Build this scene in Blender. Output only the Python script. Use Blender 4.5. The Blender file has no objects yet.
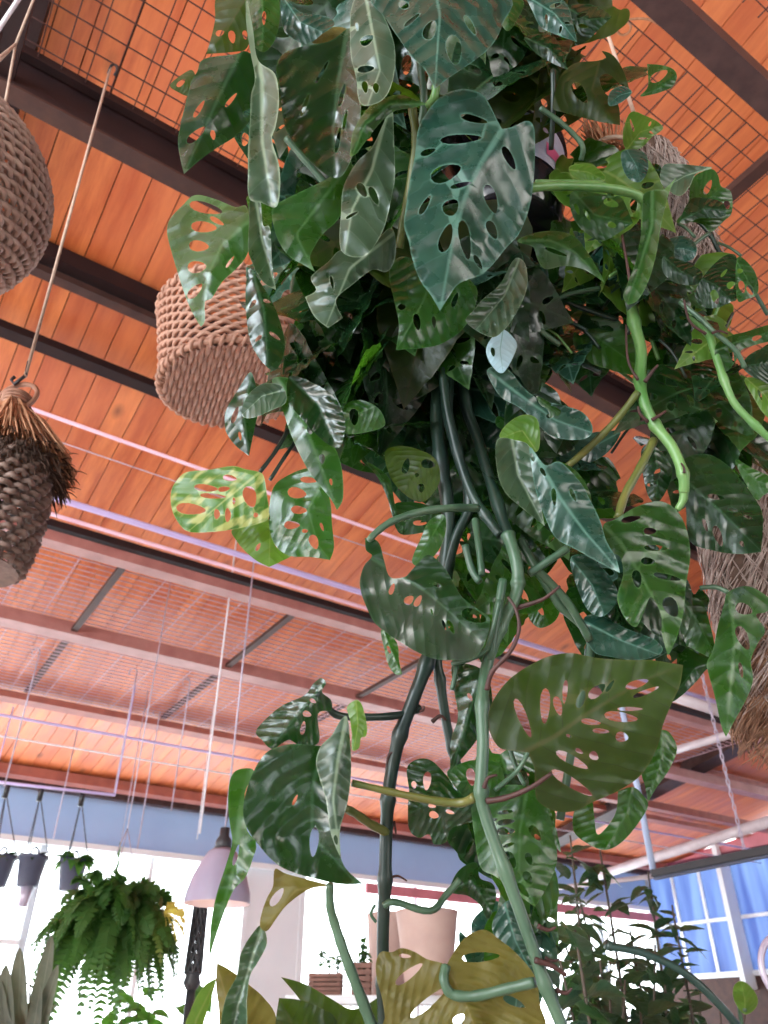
import bpy, bmesh, math, random
from math import sin, cos, pi, radians, sqrt, atan2
from mathutils import Vector, Matrix
from mathutils import noise as nz
from mathutils.geometry import delaunay_2d_cdt

# ------------------------------------------------------------------ camera, world, light, exposure
FPX, PITCH = 780.0, radians(34)
CAM = Vector((0, 0, 1.6))
AR, AU, AF = Vector((1, 0, 0)), Vector((0, -sin(PITCH), cos(PITCH))), Vector((0, cos(PITCH), sin(PITCH)))
scn = bpy.context.scene
cd = bpy.data.cameras.new('camera'); cam = bpy.data.objects.new('camera', cd); scn.collection.objects.link(cam)
cam.location = CAM; cam.rotation_euler = (pi/2 + PITCH, 0, 0)
cd.sensor_fit = 'VERTICAL'; cd.sensor_height = 36; cd.sensor_width = 27; cd.lens = FPX/1024*36
cd.clip_start = .02; cd.clip_end = 200
cd.dof.use_dof = True; cd.dof.focus_distance = 1.0; cd.dof.aperture_fstop = 9.0
scn.camera = cam
w = bpy.data.worlds.new('World'); scn.world = w; w.use_nodes = True
bg = w.node_tree.nodes['Background']; bg.inputs[0].default_value = (0.88, 0.95, 1.0, 1); bg.inputs[1].default_value = 3.2
scn.view_settings.view_transform = 'Standard'; scn.view_settings.look = 'None'
scn.view_settings.exposure = 1.08; scn.view_settings.gamma = 1; scn.view_settings.use_curve_mapping = False
UA = radians(56.5)
UH = Vector((sin(UA), cos(UA), 0)); VH = Vector((-cos(UA), sin(UA), 0)); ZH = Vector((0, 0, 1))
def W(u, v, h): return CAM + u*UH + v*VH + h*ZH
def area(name, loc, target, sx, sy, power, col):
    l = bpy.data.lights.new(name, 'AREA'); l.shape = 'RECTANGLE'; l.size = sx; l.size_y = sy; l.energy = power; l.color = col
    o = bpy.data.objects.new(name, l); scn.collection.objects.link(o); o.location = loc
    o.rotation_euler = (Vector(target) - Vector(loc)).to_track_quat('-Z', 'Y').to_euler(); return o
# added fill lamps standing in for daylight: two behind the photographer, one at left
area('front_fill_light', (-3.4, -2.6, 4.0), (0.0, 0.9, 2.5), 2.0, 1.4, 120, (0.80, 0.92, 1.0))
area('side_fill_light', (3.5, -1.8, 2.6), (0.3, 1.2, 2.8), 1.6, 1.4, 25, (1.0, 0.93, 0.86))

area('left_fill_uplight', tuple(W(-7.0, -.5, -.2)), tuple(W(-1.5, 1.2, 4.0)), 4.0, 1.6, 200, (1.0, 0.95, 0.90))  # added uplight that brightens the ceiling boards at left

C = scn.collection
random.seed(7)
R = random.Random(11)

# ------------------------------------------------------------------ geometry helpers
def P(px, py, D):
    return CAM + D*(AF + (px-384)/FPX*AR + (512-py)/FPX*AU)
def ray(px, py): return AF + (px-384)/FPX*AR + (512-py)/FPX*AU
def PH(px, py, h):
    r = ray(px, py); return CAM + r*(h/r.z)
H1 = 2.6; H0 = 3.97; SL = 0.173; VB = 9.6; UR = 11.7; VF = -2.5
def roofh(v): return H0 - SL*v
def PR(px, py, off=0):
    r = ray(px, py); v = r.dot(VH); D = (H0-off)/(r.z + SL*v); return CAM + r*D
def vof(p): return (p-CAM).dot(VH)
def uof(p): return (p-CAM).dot(UH)

class MB:
    def __init__(s): s.v = []; s.f = []; s.mi = []; s.uv = None
    def add(s, vs, fs, m=0):
        n = len(s.v); s.v += [tuple(x) for x in vs]; s.f += [tuple(i+n for i in f) for f in fs]; s.mi += [m]*len(fs)
    def box(s, c, ax, ay, az, m=0):            # half-axes
        c = Vector(c); vs = [c + i*ax + j*ay + k*az for i in (-1, 1) for j in (-1, 1) for k in (-1, 1)]
        s.add(vs, [(0,1,3,2),(4,6,7,5),(0,4,5,1),(2,3,7,6),(0,2,6,4),(1,5,7,3)], m)
    def bar(s, a, b, w_, h_, up=ZH, m=0):
        a, b = Vector(a), Vector(b); d = (b-a); L = d.length; d.normalize()
        x = d.cross(up).normalized(); y = x.cross(d).normalized()
        s.box((a+b)/2, d*L/2, x*w_/2, y*h_/2, m)
    def tube(s, pts, r, seg=8, cap=True, m=0, closed=False):
        pts = [Vector(p) for p in pts]; n = len(pts)
        rs = r if isinstance(r, (list, tuple)) else [r]*n
        vs = []; nrm = None
        for i, p in enumerate(pts):
            if closed: t = pts[(i+1) % n] - pts[i-1]
            else: t = pts[min(i+1, n-1)] - pts[max(i-1, 0)]
            if t.length < 1e-9: t = Vector((0,0,1))
            t.normalize()
            if nrm is None:
                nrm = t.orthogonal().normalized()
            else:
                nrm = (nrm - nrm.dot(t)*t)
                if nrm.length < 1e-6: nrm = t.orthogonal()
                nrm.normalize()
            b = t.cross(nrm)
            for k in range(seg):
                a = 2*pi*k/seg; vs.append(p + rs[i]*(cos(a)*nrm + sin(a)*b))
        fs = []
        for i in range(n if closed else n-1):
            j = (i+1) % n
            for k in range(seg):
                l = (k+1) % seg
                fs.append((i*seg+k, i*seg+l, j*seg+l, j*seg+k))
        if cap and not closed:
            fs.append(tuple(range(seg-1, -1, -1))); fs.append(tuple((n-1)*seg+k for k in range(seg)))
        s.add(vs, fs, m)
    def lathe(s, prof, c=(0,0,0), seg=32, m=0, ax=None):
        c = Vector(c); vs = []
        X, Y, Z = ax if ax else (Vector((1,0,0)), Vector((0,1,0)), Vector((0,0,1)))
        for r, z in prof:
            for k in range(seg):
                a = 2*pi*k/seg; vs.append(c + r*cos(a)*X + r*sin(a)*Y + z*Z)
        fs = [(i*seg+k, i*seg+(k+1)%seg, (i+1)*seg+(k+1)%seg, (i+1)*seg+k) for i in range(len(prof)-1) for k in range(seg)]
        s.add(vs, fs, m)
    def build(s, name, mats, parent=None, smooth=True):
        me = bpy.data.meshes.new(name)
        base = Vector((0,0,0))
        if parent is None and s.v:
            base = sum((Vector(v) for v in s.v), Vector())/len(s.v)
        elif parent is not None: base = parent.location
        me.from_pydata([tuple(Vector(v)-base) for v in s.v], [], s.f)
        if not isinstance(mats, (list, tuple)): mats = [mats]
        for m in mats: me.materials.append(m)
        for p, mi in zip(me.polygons, s.mi): p.material_index = mi; p.use_smooth = smooth
        if s.uv:
            lay = me.uv_layers.new(name='UVMap')
            for l in me.loops: lay.data[l.index].uv = s.uv[l.vertex_index]
        me.update()
        o = bpy.data.objects.new(name, me); C.objects.link(o)
        if parent is None: o.location = base
        else: o.parent = parent
        return o
def sub(o, root):                              # hang part o (built at root.location origin) under a part
    return o
def tag(o, label, cat, group=None, kind=None):
    if label: o['label'] = label
    if cat: o['category'] = cat
    if group: o['group'] = group
    if kind: o['kind'] = kind
    return o
def struct(o): o['kind'] = 'structure'; return o
def empty(name, loc, label, cat, group=None):
    o = bpy.data.objects.new(name, None); C.objects.link(o); o.location = loc; o.empty_display_size = .05
    return tag(o, label, cat, group)
def subpart(mb, name, mats, part, root, smooth=True):    # thing > part > sub-part, meshes in the root's frame
    o = mb.build(name, mats, root, smooth); o.parent = part; return o
def smoothpts(pts, n=6, closed=False):
    pts = [Vector(p) for p in pts]; out = []; N = len(pts)
    rng = N if closed else N-1
    for i in range(rng):
        if closed: p0, p1, p2, p3 = pts[i-1], pts[i], pts[(i+1)%N], pts[(i+2)%N]
        else: p0, p1, p2, p3 = pts[max(i-1,0)], pts[i], pts[i+1], pts[min(i+2,N-1)]
        for k in range(n):
            t = k/n
            out.append(.5*((2*p1) + (p2-p0)*t + (2*p0-5*p1+4*p2-p3)*t*t + (3*p1-p0-3*p2+p3)*t**3))
    if not closed: out.append(pts[-1])
    return out

# ------------------------------------------------------------------ materials
class NT:
    def __init__(s, name):
        s.m = bpy.data.materials.new(name); s.m.use_nodes = True; s.t = s.m.node_tree; s.n = s.t.nodes
        s.b = s.n['Principled BSDF']; s.out = s.n['Material Output']
    def node(s, t, **k):
        n = s.n.new(t)
        for a, b in k.items(): setattr(n, a, b)
        return n
    def link(s, a, b): s.t.links.new(a, b)
    def math(s, op, a, b=None, c=None):
        n = s.n.new('ShaderNodeMath'); n.operation = op
        for i, x in enumerate((a, b, c)):
            if x is None: continue
            if isinstance(x, (int, float)): n.inputs[i].default_value = x
            else: s.link(x, n.inputs[i])
        return n.outputs[0]
    def mix(s, f, a, b):
        n = s.n.new('ShaderNodeMix'); n.data_type = 'RGBA'
        for i, x in ((0, f), (6, a), (7, b)):
            if isinstance(x, (int, float)): n.inputs[i].default_value = x
            elif isinstance(x, tuple): n.inputs[i].default_value = (*x[:3], 1)
            else: s.link(x, n.inputs[i])
        return n.outputs[2]
    def noise(s, scale, detail=3, vec=None, rough=.55):
        n = s.n.new('ShaderNodeTexNoise'); n.inputs['Scale'].default_value = scale; n.inputs['Detail'].default_value = detail
        n.inputs['Roughness'].default_value = rough
        if vec is not None: s.link(vec, n.inputs['Vector'])
        return n.outputs['Fac']
    def coords(s, kind='Object', scale=(1,1,1), rot=(0,0,0)):
        tc = s.n.new('ShaderNodeTexCoord'); mp = s.n.new('ShaderNodeMapping')
        mp.inputs['Scale'].default_value = scale; mp.inputs['Rotation'].default_value = rot
        s.link(tc.outputs[kind], mp.inputs['Vector']); return mp.outputs[0]
    def ramp(s, f, a, b, x0=0., x1=1.):
        n = s.n.new('ShaderNodeMapRange'); s.link(f, n.inputs[0]); n.inputs[1].default_value = x0; n.inputs[2].default_value = x1
        n.clamp = True
        return s.mix(n.outputs[0], a, b)
    def rng(s, f, x0, x1, y0=0., y1=1.):
        n = s.n.new('ShaderNodeMapRange'); s.link(f, n.inputs[0])
        for i, q in enumerate((x0, x1, y0, y1)): n.inputs[i+1].default_value = q
        return n.outputs[0]
    def bump(s, h, st=.3, dist=.01):
        n = s.n.new('ShaderNodeBump'); n.inputs['Strength'].default_value = st; n.inputs['Distance'].default_value = dist
        s.link(h, n.inputs['Height']); s.link(n.outputs[0], s.b.inputs['Normal']); return n.outputs[0]
    def col(s, x):
        if isinstance(x, tuple): s.b.inputs['Base Color'].default_value = (*x[:3], 1)
        else: s.link(x, s.b.inputs['Base Color'])
    def rough(s, x):
        if isinstance(x, (int, float)): s.b.inputs['Roughness'].default_value = x
        else: s.link(x, s.b.inputs['Roughness'])

def simple(name, a, b=None, rough=.5, scale=20, metal=0, bump=0, spec=.5):
    t = NT(name); b = b or tuple(x*.75 for x in a)
    n = t.noise(scale, 4, t.coords()); t.col(t.ramp(n, a, b, .3, .7)); t.rough(rough); t.b.inputs['Metallic'].default_value = metal
    t.b.inputs['Specular IOR Level'].default_value = spec
    if bump: t.bump(n, bump, .004)
    return t.m

def wood_ceiling(name):
    t = NT(name); g = t.node('ShaderNodeNewGeometry'); isl = g.outputs['Random Per Island']
    # planks run along v: turn object space so X = u, Y = v
    tc = t.node('ShaderNodeTexCoord'); mp = t.node('ShaderNodeMapping'); mp.vector_type = 'TEXTURE'
    mp.inputs['Rotation'].default_value = (0, 0, atan2(UH.y, UH.x)); t.link(tc.outputs['Object'], mp.inputs['Vector'])
    off = t.node('ShaderNodeVectorMath', operation='MULTIPLY_ADD'); t.link(mp.outputs[0], off.inputs[0]); off.inputs[1].default_value = (7, .9, 1)
    cmb = t.node('ShaderNodeCombineXYZ'); t.link(t.math('MULTIPLY', isl, 40.0), cmb.inputs[2]); t.link(cmb.outputs[0], off.inputs[2])
    grain = t.noise(1.6, 6, off.outputs[0], .65)
    big = t.noise(.55, 3, mp.outputs[0])
    kn = t.node('ShaderNodeTexVoronoi'); kn.inputs['Scale'].default_value = 1.0
    k2 = t.node('ShaderNodeVectorMath', operation='MULTIPLY'); t.link(mp.outputs[0], k2.inputs[0]); k2.inputs[1].default_value = (3, 1.5, 3); t.link(k2.outputs[0], kn.inputs['Vector'])
    c = t.ramp(grain, (0.50, 0.098, 0.024), (0.88, 0.29, 0.085), .34, .66)
    c = t.mix(t.rng(isl, 0, 1, 0, .6), c, (0.52, 0.10, 0.033))
    c = t.mix(t.rng(big, .35, .7, 0, .35), c, (0.62, 0.24, 0.15))
    c = t.mix(t.rng(kn.outputs['Distance'], .0, .13, .85, 0), c, (0.16, 0.04, 0.02))
    t.col(c); t.rough(t.rng(grain, .3, .7, .30, .48)); t.bump(grain, .25, .003); t.b.inputs['Specular IOR Level'].default_value = .6
    return t.m

def leaf_mat(name, dark, light, vein, trans, tcol, rough=.30, nlat=6.5, bumpst=.18, spec=.5, varieg=None, pk=.75):
    t = NT(name)
    uv = t.node('ShaderNodeUVMap'); sp = t.node('ShaderNodeSeparateXYZ'); t.link(uv.outputs[0], sp.inputs[0])
    s_, tt = sp.outputs[0], t.math('ABSOLUTE', sp.outputs[1])
    ph = t.math('SUBTRACT', t.math('MULTIPLY', s_, nlat), t.math('MULTIPLY', t.math('POWER', tt, 1.25), nlat*1.15))
    fr = t.math('ABSOLUTE', t.math('SUBTRACT', t.math('FRACT', ph), .5))       # 0 at the vein, .5 between veins
    lat = t.rng(fr, 0.0, .045, 1, 0)
    mid = t.rng(t.math('ADD', tt, t.math('MULTIPLY', s_, .012)), .008, .022, 1, 0)
    obj = t.coords('Object'); n1 = t.noise(28, 4, obj); n2 = t.noise(9, 3, obj)
    c = t.ramp(n1, dark, light, .35, .7)
    c = t.mix(t.rng(n2, .4, .75, 0, .6), c, light)
    c = t.mix(t.math('MULTIPLY', lat, .16), c, vein); c = t.mix(t.math('MULTIPLY', mid, .8), c, vein)
    if varieg:
        v = t.noise(3.2, 2, t.coords('UV', (1.0, 2.6, 1), (0, 0, .5)), .4)
        c = t.mix(t.rng(v, .50, .60, 0, .85), c, varieg)
    ed = t.node('ShaderNodeAttribute', attribute_name='edge')
    c = t.mix(t.rng(ed.outputs['Fac'], .72, .95, 0, .7), c, vein)
    t.col(c); t.rough(t.rng(n1, .3, .7, rough*.8, rough*1.3)); t.b.inputs['Specular IOR Level'].default_value = spec
    hgt = t.math('ADD', t.math('MULTIPLY', t.math('SMOOTH_MIN', fr, .32, .2), pk), t.math('MULTIPLY', n1, .25))
    nb = t.bump(hgt, bumpst, .012)
    tr = t.node('ShaderNodeBsdfTranslucent'); t.link(nb, tr.inputs['Normal'])
    t.link(t.mix(t.math('MULTIPLY', t.math('MAXIMUM', lat, mid), .4), tcol, vein) if not varieg else c, tr.inputs['Color'])
    mx = t.node('ShaderNodeMixShader'); mx.inputs[0].default_value = trans
    t.link(t.b.outputs[0], mx.inputs[1]); t.link(tr.outputs[0], mx.inputs[2]); t.link(mx.outputs[0], t.out.inputs[0])
    return t.m

M = {}
M['ceil'] = wood_ceiling('ceiling_boards')
M['dark_steel'] = simple('dark_steel', (0.014, 0.006, 0.007), (0.026, 0.011, 0.011), .6, 6, spec=.25)
M['brown_steel'] = simple('brown_steel', (0.075, 0.033, 0.024), (0.040, 0.018, 0.016), .6, 12, spec=.3)
M['grey_steel'] = simple('grey_brown_steel', (0.085, 0.048, 0.045), (0.045, 0.026, 0.026), .5, 14, spec=.35)
M['pink_steel'] = simple('dusty_red_steel', (0.42, 0.19, 0.165), (0.30, 0.115, 0.10), .45, 7)
M['red_steel'] = simple('rusty_red_steel', (0.40, 0.125, 0.085), (0.27, 0.08, 0.06), .5, 7)
M['pink_pipe'] = simple('pale_pink_pipe', (0.85, 0.56, 0.66), (0.72, 0.45, 0.56), .3, 5)
M['lilac'] = simple('lilac_rail', (0.55, 0.46, 0.75), (0.48, 0.38, 0.66), .35, 5)
M['wire'] = simple('rusty_wire', (0.085, 0.035, 0.030), (0.05, 0.02, 0.02), .55, 30)
M['pinkwire'] = simple('pale_red_wire', (0.62, 0.42, 0.48), (0.5, 0.32, 0.37), .5, 30)
M['rod'] = simple('grey_lilac_rod', (0.55, 0.50, 0.60), (0.42, 0.36, 0.47), .35, 20, .2)
M['white_rod'] = simple('white_rod', (0.85, 0.84, 0.88), (0.7, 0.68, 0.74), .4, 20)
M['wallblue'] = simple('pale_blue_wall', (0.42, 0.60, 0.90), (0.38, 0.54, 0.84), .8, 1.5)
M['white'] = simple('white_paint', (0.80, 0.83, 0.86), (0.74, 0.78, 0.82), .6, 2)
M['pinkstrip'] = simple('faded_red_trim', (0.62, 0.22, 0.26), (0.5, 0.17, 0.2), .6, 5)
M['floor'] = simple('pale_concrete', (0.70, 0.66, 0.62), (0.60, 0.56, 0.52), .7, 1.3)
M['cord'] = simple('beige_cord', (0.55, 0.40, 0.31), (0.42, 0.29, 0.22), .8, 60)
M['black'] = simple('black_plastic', (0.012, 0.013, 0.016), (0.02, 0.02, 0.024), .35, 9)
M['blackmetal'] = simple('black_metal', (0.02, 0.02, 0.024), (0.04, 0.04, 0.045), .45, 30)
M['greyplastic'] = simple('grey_blue_plastic', (0.075, 0.085, 0.13), (0.055, 0.06, 0.10), .5, 9)
M['hose'] = simple('dark_green_hose', (0.012, 0.035, 0.028), (0.02, 0.05, 0.04), .3, 20)
M['lampshade'] = simple('grey_lilac_enamel', (0.36, 0.32, 0.42), (0.30, 0.27, 0.37), .3, 3)
M['beige'] = simple('beige_terracotta', (0.52, 0.37, 0.32), (0.46, 0.32, 0.28), .65, 8)
M['crate'] = simple('brown_slat_wood', (0.26, 0.13, 0.10), (0.16, 0.08, 0.06), .7, 12)
M['soil'] = simple('potting_soil', (0.03, 0.018, 0.012), (0.05, 0.03, 0.02), .95, 40)
M['wicker'] = simple('tan_wicker', (0.50, 0.28, 0.195), (0.30, 0.15, 0.10), .55, 35, bump=.3)
M['wicker2'] = simple('pale_wicker', (0.46, 0.31, 0.25), (0.25, 0.155, 0.12), .5, 35, bump=.3)
M['wickerd'] = simple('grey_brown_wicker', (0.27, 0.185, 0.15), (0.14, 0.085, 0.065), .6, 45, bump=.3)
M['straw'] = simple('orange_straw', (0.62, 0.33, 0.19), (0.40, 0.19, 0.10), .6, 50)
M['fringe'] = simple('dark_brown_fibre', (0.045, 0.022, 0.015), (0.10, 0.05, 0.03), .8, 70)
M['coir1'] = simple('pale_coir', (0.56, 0.47, 0.43), (0.26, 0.18, 0.155), .85, 50)
M['coircore'] = simple('dark_coir_core', (0.16, 0.10, 0.075), (0.08, 0.05, 0.035), .9, 60, bump=.5)
M['coir2'] = simple('brown_coir', (0.36, 0.20, 0.12), (0.15, 0.075, 0.045), .85, 50)
M['root'] = simple('brown_root', (0.060, 0.018, 0.014), (0.030, 0.010, 0.008), .6, 60)
M['bark'] = simple('tree_bark', (0.10, 0.075, 0.055), (0.05, 0.04, 0.03), .8, 30)
M['rearwood'] = simple('dark_roof_wood', (0.16, 0.07, 0.035), (0.10, 0.045, 0.025), .6, 3)
M['rearwall'] = simple('dim_green_wall', (0.07, 0.085, 0.07), (0.05, 0.06, 0.05), .8, 2)
M['pipew'] = simple('pale_grey_pipe', (0.62, 0.55, 0.58), (0.5, 0.43, 0.46), .4, 6)
M['polebl'] = simple('pale_blue_pole', (0.45, 0.55, 0.75), (0.38, 0.48, 0.68), .4, 6)
M['label_lilac'] = simple('lilac_label', (0.30, 0.34, 0.52), (0.42, 0.50, 0.66), .25, 30)
M['label_pink'] = simple('pink_label', (0.55, 0.06, 0.22), (0.6, 0.1, 0.28), .3, 30)
t_ = NT('glossy_black_pot'); t_.col((0.012, 0.010, 0.016)); t_.rough(.16); M['pot'] = t_.m
def stem_mat(name, a, b, tip):
    t = NT(name); n = t.noise(25, 3, t.coords('Object', (1, 1, .35))); t.col(t.ramp(n, a, b, .35, .68)); t.rough(.38); t.bump(n, .15, .003)
    t.b.inputs['Subsurface Weight'].default_value = .0; return t.m
M['stem_dark'] = stem_mat('dark_green_stem', (0.006, 0.018, 0.015), (0.014, 0.036, 0.024), 0)
M['stem_mid'] = stem_mat('green_stem', (0.030, 0.075, 0.042), (0.072, 0.135, 0.078), 0)
M['stem_light'] = stem_mat('pale_green_stem', (0.06, 0.18, 0.04), (0.15, 0.29, 0.095), 0)
M['stem_olive'] = stem_mat('olive_stem', (0.06, 0.09, 0.018), (0.13, 0.13, 0.03), 0)
L = {}
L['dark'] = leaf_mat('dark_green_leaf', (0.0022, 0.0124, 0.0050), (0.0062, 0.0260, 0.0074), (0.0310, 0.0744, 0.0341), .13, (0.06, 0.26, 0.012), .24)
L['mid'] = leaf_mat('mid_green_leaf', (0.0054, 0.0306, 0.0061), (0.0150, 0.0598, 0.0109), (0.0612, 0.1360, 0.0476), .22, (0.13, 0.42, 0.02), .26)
L['blue'] = leaf_mat('blue_green_leaf', (0.0070, 0.0359, 0.0265), (0.0203, 0.0663, 0.0452), (0.0936, 0.2028, 0.1560), .09, (0.08, 0.26, 0.03), .26)
L['grey'] = leaf_mat('grey_green_leaf', (0.0162, 0.0396, 0.0216), (0.0450, 0.0810, 0.0468), (0.1980, 0.2700, 0.1800), .13, (0.10, 0.26, 0.04), .30)
L['lime'] = leaf_mat('lime_leaf', (0.0400, 0.1120, 0.0096), (0.0800, 0.1760, 0.0192), (0.2240, 0.3040, 0.0800), .30, (0.26, 0.52, 0.04), .34)
L['vari'] = leaf_mat('variegated_leaf', (0.0382, 0.1275, 0.0085), (0.0723, 0.1785, 0.0136), (0.2890, 0.3570, 0.1105), .34, (0.28, 0.55, 0.05), .34, varieg=(0.38, 0.40, 0.13), bumpst=.08)
L['under'] = leaf_mat('olive_underside_leaf', (0.0055, 0.0165, 0.0028), (0.0165, 0.0319, 0.0044), (0.0550, 0.0550, 0.0165), .24, (0.17, 0.33, 0.012), .38, spec=.35)
L['olive'] = leaf_mat('yellow_olive_leaf', (0.0680, 0.0624, 0.0112), (0.1160, 0.1000, 0.0208), (0.1760, 0.1440, 0.0480), .25, (0.34, 0.30, 0.05), .45, spec=.3)
L['pale'] = leaf_mat('painted_sheen_leaf', (0.30, 0.46, 0.54), (0.42, 0.58, 0.64), (0.12, 0.26, 0.2), .3, (0.5, .7, .7), .3)  # backlit sheen put into the leaf colour as pale blue
L['bg'] = leaf_mat('dusky_leaf', (0.0108, 0.0306, 0.0216), (0.0270, 0.0594, 0.0360), (0.0720, 0.1170, 0.0810), .25, (0.12, 0.30, 0.05), .32)
L['strap'] = leaf_mat('grey_strap_leaf', (0.07, 0.085, 0.065), (0.13, 0.14, 0.105), (0.2, 0.22, 0.16), .15, (0.3, 0.4, 0.2), .5)
L['fern'] = leaf_mat('fern_green', (0.012, 0.070, 0.012), (0.035, 0.135, 0.02), (0.04, 0.11, 0.02), .35, (0.18, 0.45, 0.05), .5)
L['yellow'] = leaf_mat('yellow_frond', (0.75, 0.62, 0.05), (0.85, 0.75, 0.12), (0.8, 0.7, 0.2), .4, (0.9, 0.8, 0.1), .5)

# ------------------------------------------------------------------ the setting
def slab(name, c4, th, mat, kind=True):
    mb = MB(); a = [Vector(p) for p in c4]; n = (a[1]-a[0]).cross(a[3]-a[0]).normalized()
    mb.add(a + [p + n*th for p in a], [(3,2,1,0),(4,5,6,7),(0,1,5,4),(1,2,6,5),(2,3,7,6),(3,0,4,7)])
    o = mb.build(name, mat, smooth=False); return struct(o) if kind else o
FZ = -1.6
slab('floor', [W(-9.1, -10.6, FZ), W(-9.1, VB+.3, FZ), W(UR+.3, VB+.3, FZ), W(UR+.3, -10.6, FZ)], .1, M['floor'])
# boarded ceiling: separate boards side by side with open joints, one mesh
mb = MB(); pw = .150; u = -9.0; UGAP = -2.62
sky_u0 = None
while u < UR:
    a, b = W(u+pw/2, VF, roofh(VF)), W(u+pw/2, VB+.1, roofh(VB+.1))
    if not (-2.60 < u < -2.30):
        mb.bar(a, b, pw-.005, .022)
    u += pw
ceil = mb.build('ceiling', M['ceil'], smooth=False); struct(ceil)
slab('trim_1', [W(-2.30, VF, roofh(VF)+.03), W(UR, VF, roofh(VF)+.03), W(UR, VB+.1, roofh(VB+.1)+.03), W(-2.30, VB+.1, roofh(VB+.1)+.03)], .02, M['dark_steel'])
trim_i = [2]
def beam(pa, pb, width, height, mat, level='frame', off=0., ua=-7., ub=UR, name=None):
    """steel member parallel to u whose underside centre passes through the image line pa-pb"""
    pts = []
    for p in (pa, pb):
        pts.append(PR(*p, off) if level == 'roof' else PH(*p, level if isinstance(level, float) else H1))
    v = (vof(pts[0]) + vof(pts[1]))/2
    h = (roofh(v)-off) if level == 'roof' else (level if isinstance(level, float) else H1)
    m_ = MB(); m_.bar(W(ua, v, h+height/2), W(ub, v, h+height/2), width, height)
    if name: o = m_.build(name, mat, smooth=False)
    else:
        o = m_.build('trim_%d' % trim_i[0], mat, smooth=False); trim_i[0] += 1; struct(o)
    return v, h, o
def channel(pa, pb, width, height, level=H1, ua=-7., ub=UR, mats=('dark_steel', 'brown_steel'), lip=.05):
    """C-section: web plus two flanges, the underside flange of lighter brown"""
    v = (vof(PH(*pa, level)) + vof(PH(*pb, level)))/2
    m_ = MB()
    m_.bar(W(ua, v-width/2+.008, level+height/2), W(ub, v-width/2+.008, level+height/2), .012, height, m=0)
    m_.bar(W(ua, v, level+.006), W(ub, v, level+.006), width, .012, m=1)
    m_.bar(W(ua, v, level+height-.006), W(ub, v, level+height-.006), width, .012, m=0)
    m_.bar(W(ua, v-width/2-.02, level+height-.03), W(ub, v-width/2-.02, level+height-.03), .03, .04, m=0)
    o = m_.build('trim_%d' % trim_i[0], [M[x] for x in mats], smooth=False); trim_i[0] += 1; struct(o)
    return v
vB0, _, _ = beam((658, 2), (768, 102), .085, .12, M['grey_steel'])
vB1 = channel((0, 92), (190, 186), .07, .20)
vB2, _, _ = beam((60, 272), (150, 309), .13, .10, M['dark_steel'], 'roof', .14)
beam((60, 283), (115, 306), .06, .04, M['brown_steel'], 'roof', .20)
vB3, _, _ = beam((0, 336), (340, 461), .085, .05, M['dark_steel'], 'roof', .18)
vB4, _, _ = beam((50, 545), (192, 583), .11, .07, M['pink_steel'])
beam((60, 530), (192, 569), .05, .05, M['dark_steel'], H1+.12)
vB5, _, _ = beam((0, 625), (192, 663), .16, .10, M['pink_steel'])
vB6, _, _ = beam((0, 702), (192, 731), .16, .06, M['red_steel'], 2.53)
vB7, _, _ = beam((0, 776), (192, 801), .18, .10, M['red_steel'], 'roof', .12)
beam((0, 783), (192, 812), .10, .16, M['grey_steel'], 'roof', .10)
# rafters along the roof slope
def rafter(px, py, wdt, hgt, mat, v0=VF, v1=VB, off=.06):
    p = PR(px, py, off+hgt); uu = uof(p); m_ = MB()
    m_.bar(W(uu, v0, roofh(v0)-off-hgt/2), W(uu, v1, roofh(v1)-off-hgt/2), wdt, hgt)
    struct(m_.build('trim_%d' % trim_i[0], mat, smooth=False)); trim_i[0] += 1
    return uu
rafter(684, 778, .30, .12, M['grey_steel'])
uL = rafter(20, 20, .16, .12, M['dark_steel'], v1=3.2)
# flat cross bars of the steel frame (parallel to v)
def crossbar(pa, va, vb, wdt=.05, mat='brown_steel', hh=H1+.02):
    uu = uof(PH(*pa, hh)); m_ = MB(); m_.bar(W(uu, va, hh+.02), W(uu, vb, hh+.02), wdt, .03)
    struct(m_.build('trim_%d' % trim_i[0], M[mat], smooth=False)); trim_i[0] += 1
    return uu
for q in ((100, 598), (273, 632), (405, 672)): crossbar(q, vB4, vB6)
crossbar((740, 190), vB1, vB0-.2, .05); 
crossbar((10, 50), vB1, vB0, .06, 'dark_steel')
# extra purlins on the far right
beam((640, 806), (712, 822), .12, .09, M['red_steel'], 'roof', .32, ua=6.0)
beam((705, 775), (768, 788), .06, .06, M['red_steel'], 'roof', .10, ua=5.0)

# unseen rear hall, added to darken what the leaves reflect: rear roof slope, side wall with windows, entrance wall
VR = -10.5
slab('ceiling_rear_unseen', [W(-9, VF, roofh(VF)), W(UR, VF, roofh(VF)), W(UR, VR, 2.6), W(-9, VR, 2.6)], .05, M['rearwood'])
slab('wall_left_lower_unseen', [W(-9, VR, FZ), W(-9, VB, FZ), W(-9, VB, -.4), W(-9, VR, -.4)], .12, M['rearwall'])
slab('wall_left_upper_unseen', [W(-9, VR, 1.9), W(-9, VB, 1.9), W(-9, VB, 4.6), W(-9, VR, 4.6)], .12, M['rearwall'])
slab('wall_front_lower_unseen', [W(-9, VR, FZ), W(UR, VR, FZ), W(UR, VR, -.2), W(-9, VR, -.2)], .12, M['rearwall'])
slab('wall_front_upper_unseen', [W(-9, VR, 1.2), W(UR, VR, 1.2), W(UR, VR, 2.7), W(-9, VR, 2.7)], .12, M['rearwall'])
for i_, u_ in enumerate((-5, -1, 3, 7)):
    slab('wall_front_pier_unseen_%d' % (i_+1), [W(u_-.8, VR, -.2), W(u_+.8, VR, -.2), W(u_+.8, VR, 1.2), W(u_-.8, VR, 1.2)], .12, M['rearwall'])
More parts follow.
